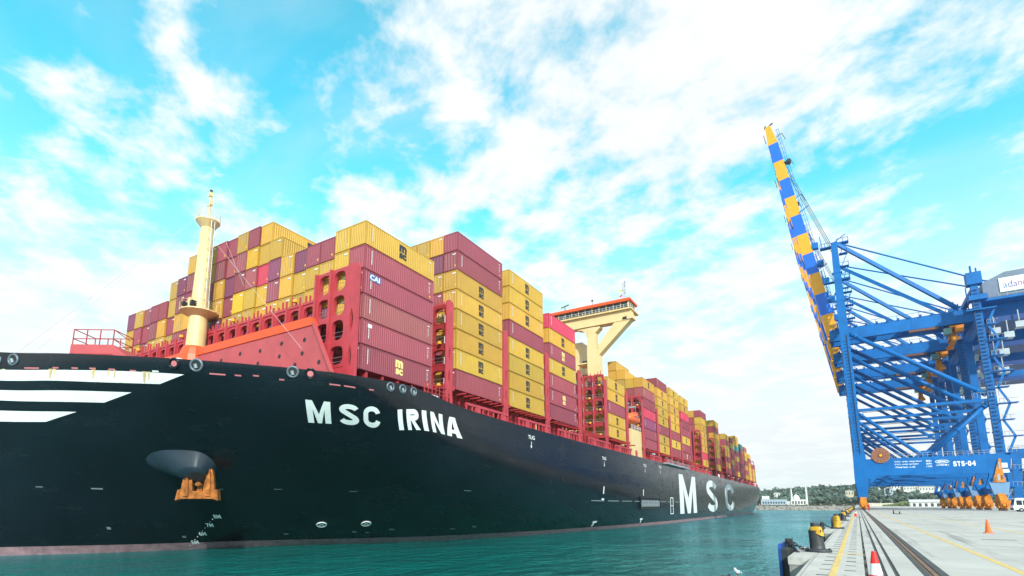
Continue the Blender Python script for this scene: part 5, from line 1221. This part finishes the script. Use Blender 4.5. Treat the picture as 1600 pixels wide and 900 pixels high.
# bus
def bus():
    E=empty('bus',(31.6,160,0),R(4),'white minibus with dark windows parked at the right edge in front of the cranes','bus')
    BW=mat('bus white paint',(.80,.80,.79),.3,var=.04,coat=.4)
    pr=[(-3.55,.45),(3.5,.45),(3.55,1.1),(3.5,2.75),(3.3,2.95),(-2.9,2.95),(-3.15,2.8),(-3.45,1.5),(-3.6,1.2)]
    smooth_angle(MB().prism(pr,lambda a,b,d:(a,d,b),-1.05,1.05).build('body',BW,E),30)
    for k,(a,b) in enumerate(((-3.0,-2.1),(-1.95,-.75),(-.6,.6),(.75,1.9),(2.05,3.2))):
        MB().box((a,-1.075,1.45),(b,-1.04,2.45)).build('window',GLASS,E)
    MB().add([(-3.50,-.92,1.5),(-3.50,.92,1.5),(-3.20,.92,2.65),(-3.20,-.92,2.65)],[(0,1,2,3)]).build('windscreen',GLASS,E)
    for x in (-2.35,2.2):
        for y in (-1.06,.82): w=MB().tube((x,y,.42),(x,y+.24,.42),.42,n=18).build('wheel',DARK,E); MB().tube((x,y-.01,.42),(x,y+.25,.42),.2,n=10).build('rim',STEEL,w)
    MB().box((-3.66,-1.0,.4),(-3.5,1.0,.75)).build('bumper',DARK,E)
    for y in (-.85,.6): MB().box((-3.63,y,.8),(-3.55,y+.25,1.0)).build('headlight',mat('headlight glass',(.6,.65,.7),.1),E)
    MB().bar((-3.3,-1.05,2.1),(-3.55,-1.35,2.0),.05).box((-3.65,-1.42,1.7),(-3.55,-1.25,2.1)).build('mirror',DARK,E)
bus()
# workers
def person(x,y,h,rot,label,m,cap):
    E=empty('person',(x,y,.005),rot,label,'person')
    J={'pel':(0,0,.95),'spi':(0,-.01,1.15),'che':(0,0,1.38),'nek':(0,.01,1.50),'hea':(0,.02,1.62),'top':(0,.01,1.74),
       'hl':(.10,0,.92),'kl':(.12,-.03,.50),'al':(.12,.02,.09),'tl':(.13,-.14,.05),'hr':(-.10,0,.92),'kr':(-.12,-.05,.50),'ar':(-.13,.03,.09),'tr':(-.14,-.13,.05),
       'sl':(.19,0,1.42),'el':(.26,.03,1.14),'wl':(.25,-.08,.90),'fl':(.25,-.11,.81),'sr':(-.19,0,1.42),'er':(-.27,.02,1.14),'wr':(-.24,-.12,.93),'fr':(-.23,-.16,.85)}
    rad={'pel':.15,'spi':.14,'che':.17,'nek':.06,'hea':.10,'top':.07,'hl':.10,'kl':.075,'al':.055,'tl':.045,'hr':.10,'kr':.075,'ar':.055,'tr':.045,'sl':.075,'el':.052,'wl':.038,'fl':.035,'sr':.075,'er':.052,'wr':.038,'fr':.035}
    ed=[('pel','spi'),('spi','che'),('che','nek'),('nek','hea'),('hea','top'),('pel','hl'),('hl','kl'),('kl','al'),('al','tl'),('pel','hr'),('hr','kr'),('kr','ar'),('ar','tr'),('che','sl'),('sl','el'),('el','wl'),('wl','fl'),('che','sr'),('sr','er'),('er','wr'),('wr','fr')]
    ks=list(J); me=bpy.data.meshes.new('body'); me.from_pydata([Vector(J[k])*(h/1.74) for k in ks],[(ks.index(a),ks.index(b)) for a,b in ed],[]); me.materials.append(m)
    o=put('body',me,E); sk=o.modifiers.new('skin','SKIN'); 
    for i,k in enumerate(ks):
        v=me.skin_vertices[0].data[i]; v.radius=(rad[k],rad[k]); v.use_root=(k=='pel')
    o.modifiers.new('sub','SUBSURF').levels=1; o.modifiers['sub'].render_levels=1
    MB().lathe([(.125,1.64),(.125,1.70),(.10,1.77),(.04,1.80)],(0,.01,0),12).box((-.1,-.2,1.64),(.1,-.05,1.665)).build('helmet',cap,E)
person(2.05,150,1.75,R(20),'person in red coveralls walking beside the crane rail near the seaside bogie',mat('coverall red',(.42,.012,.02),.8),mat('helmet red',(.6,.03,.03),.4))
# foot clutter at the seaside leg
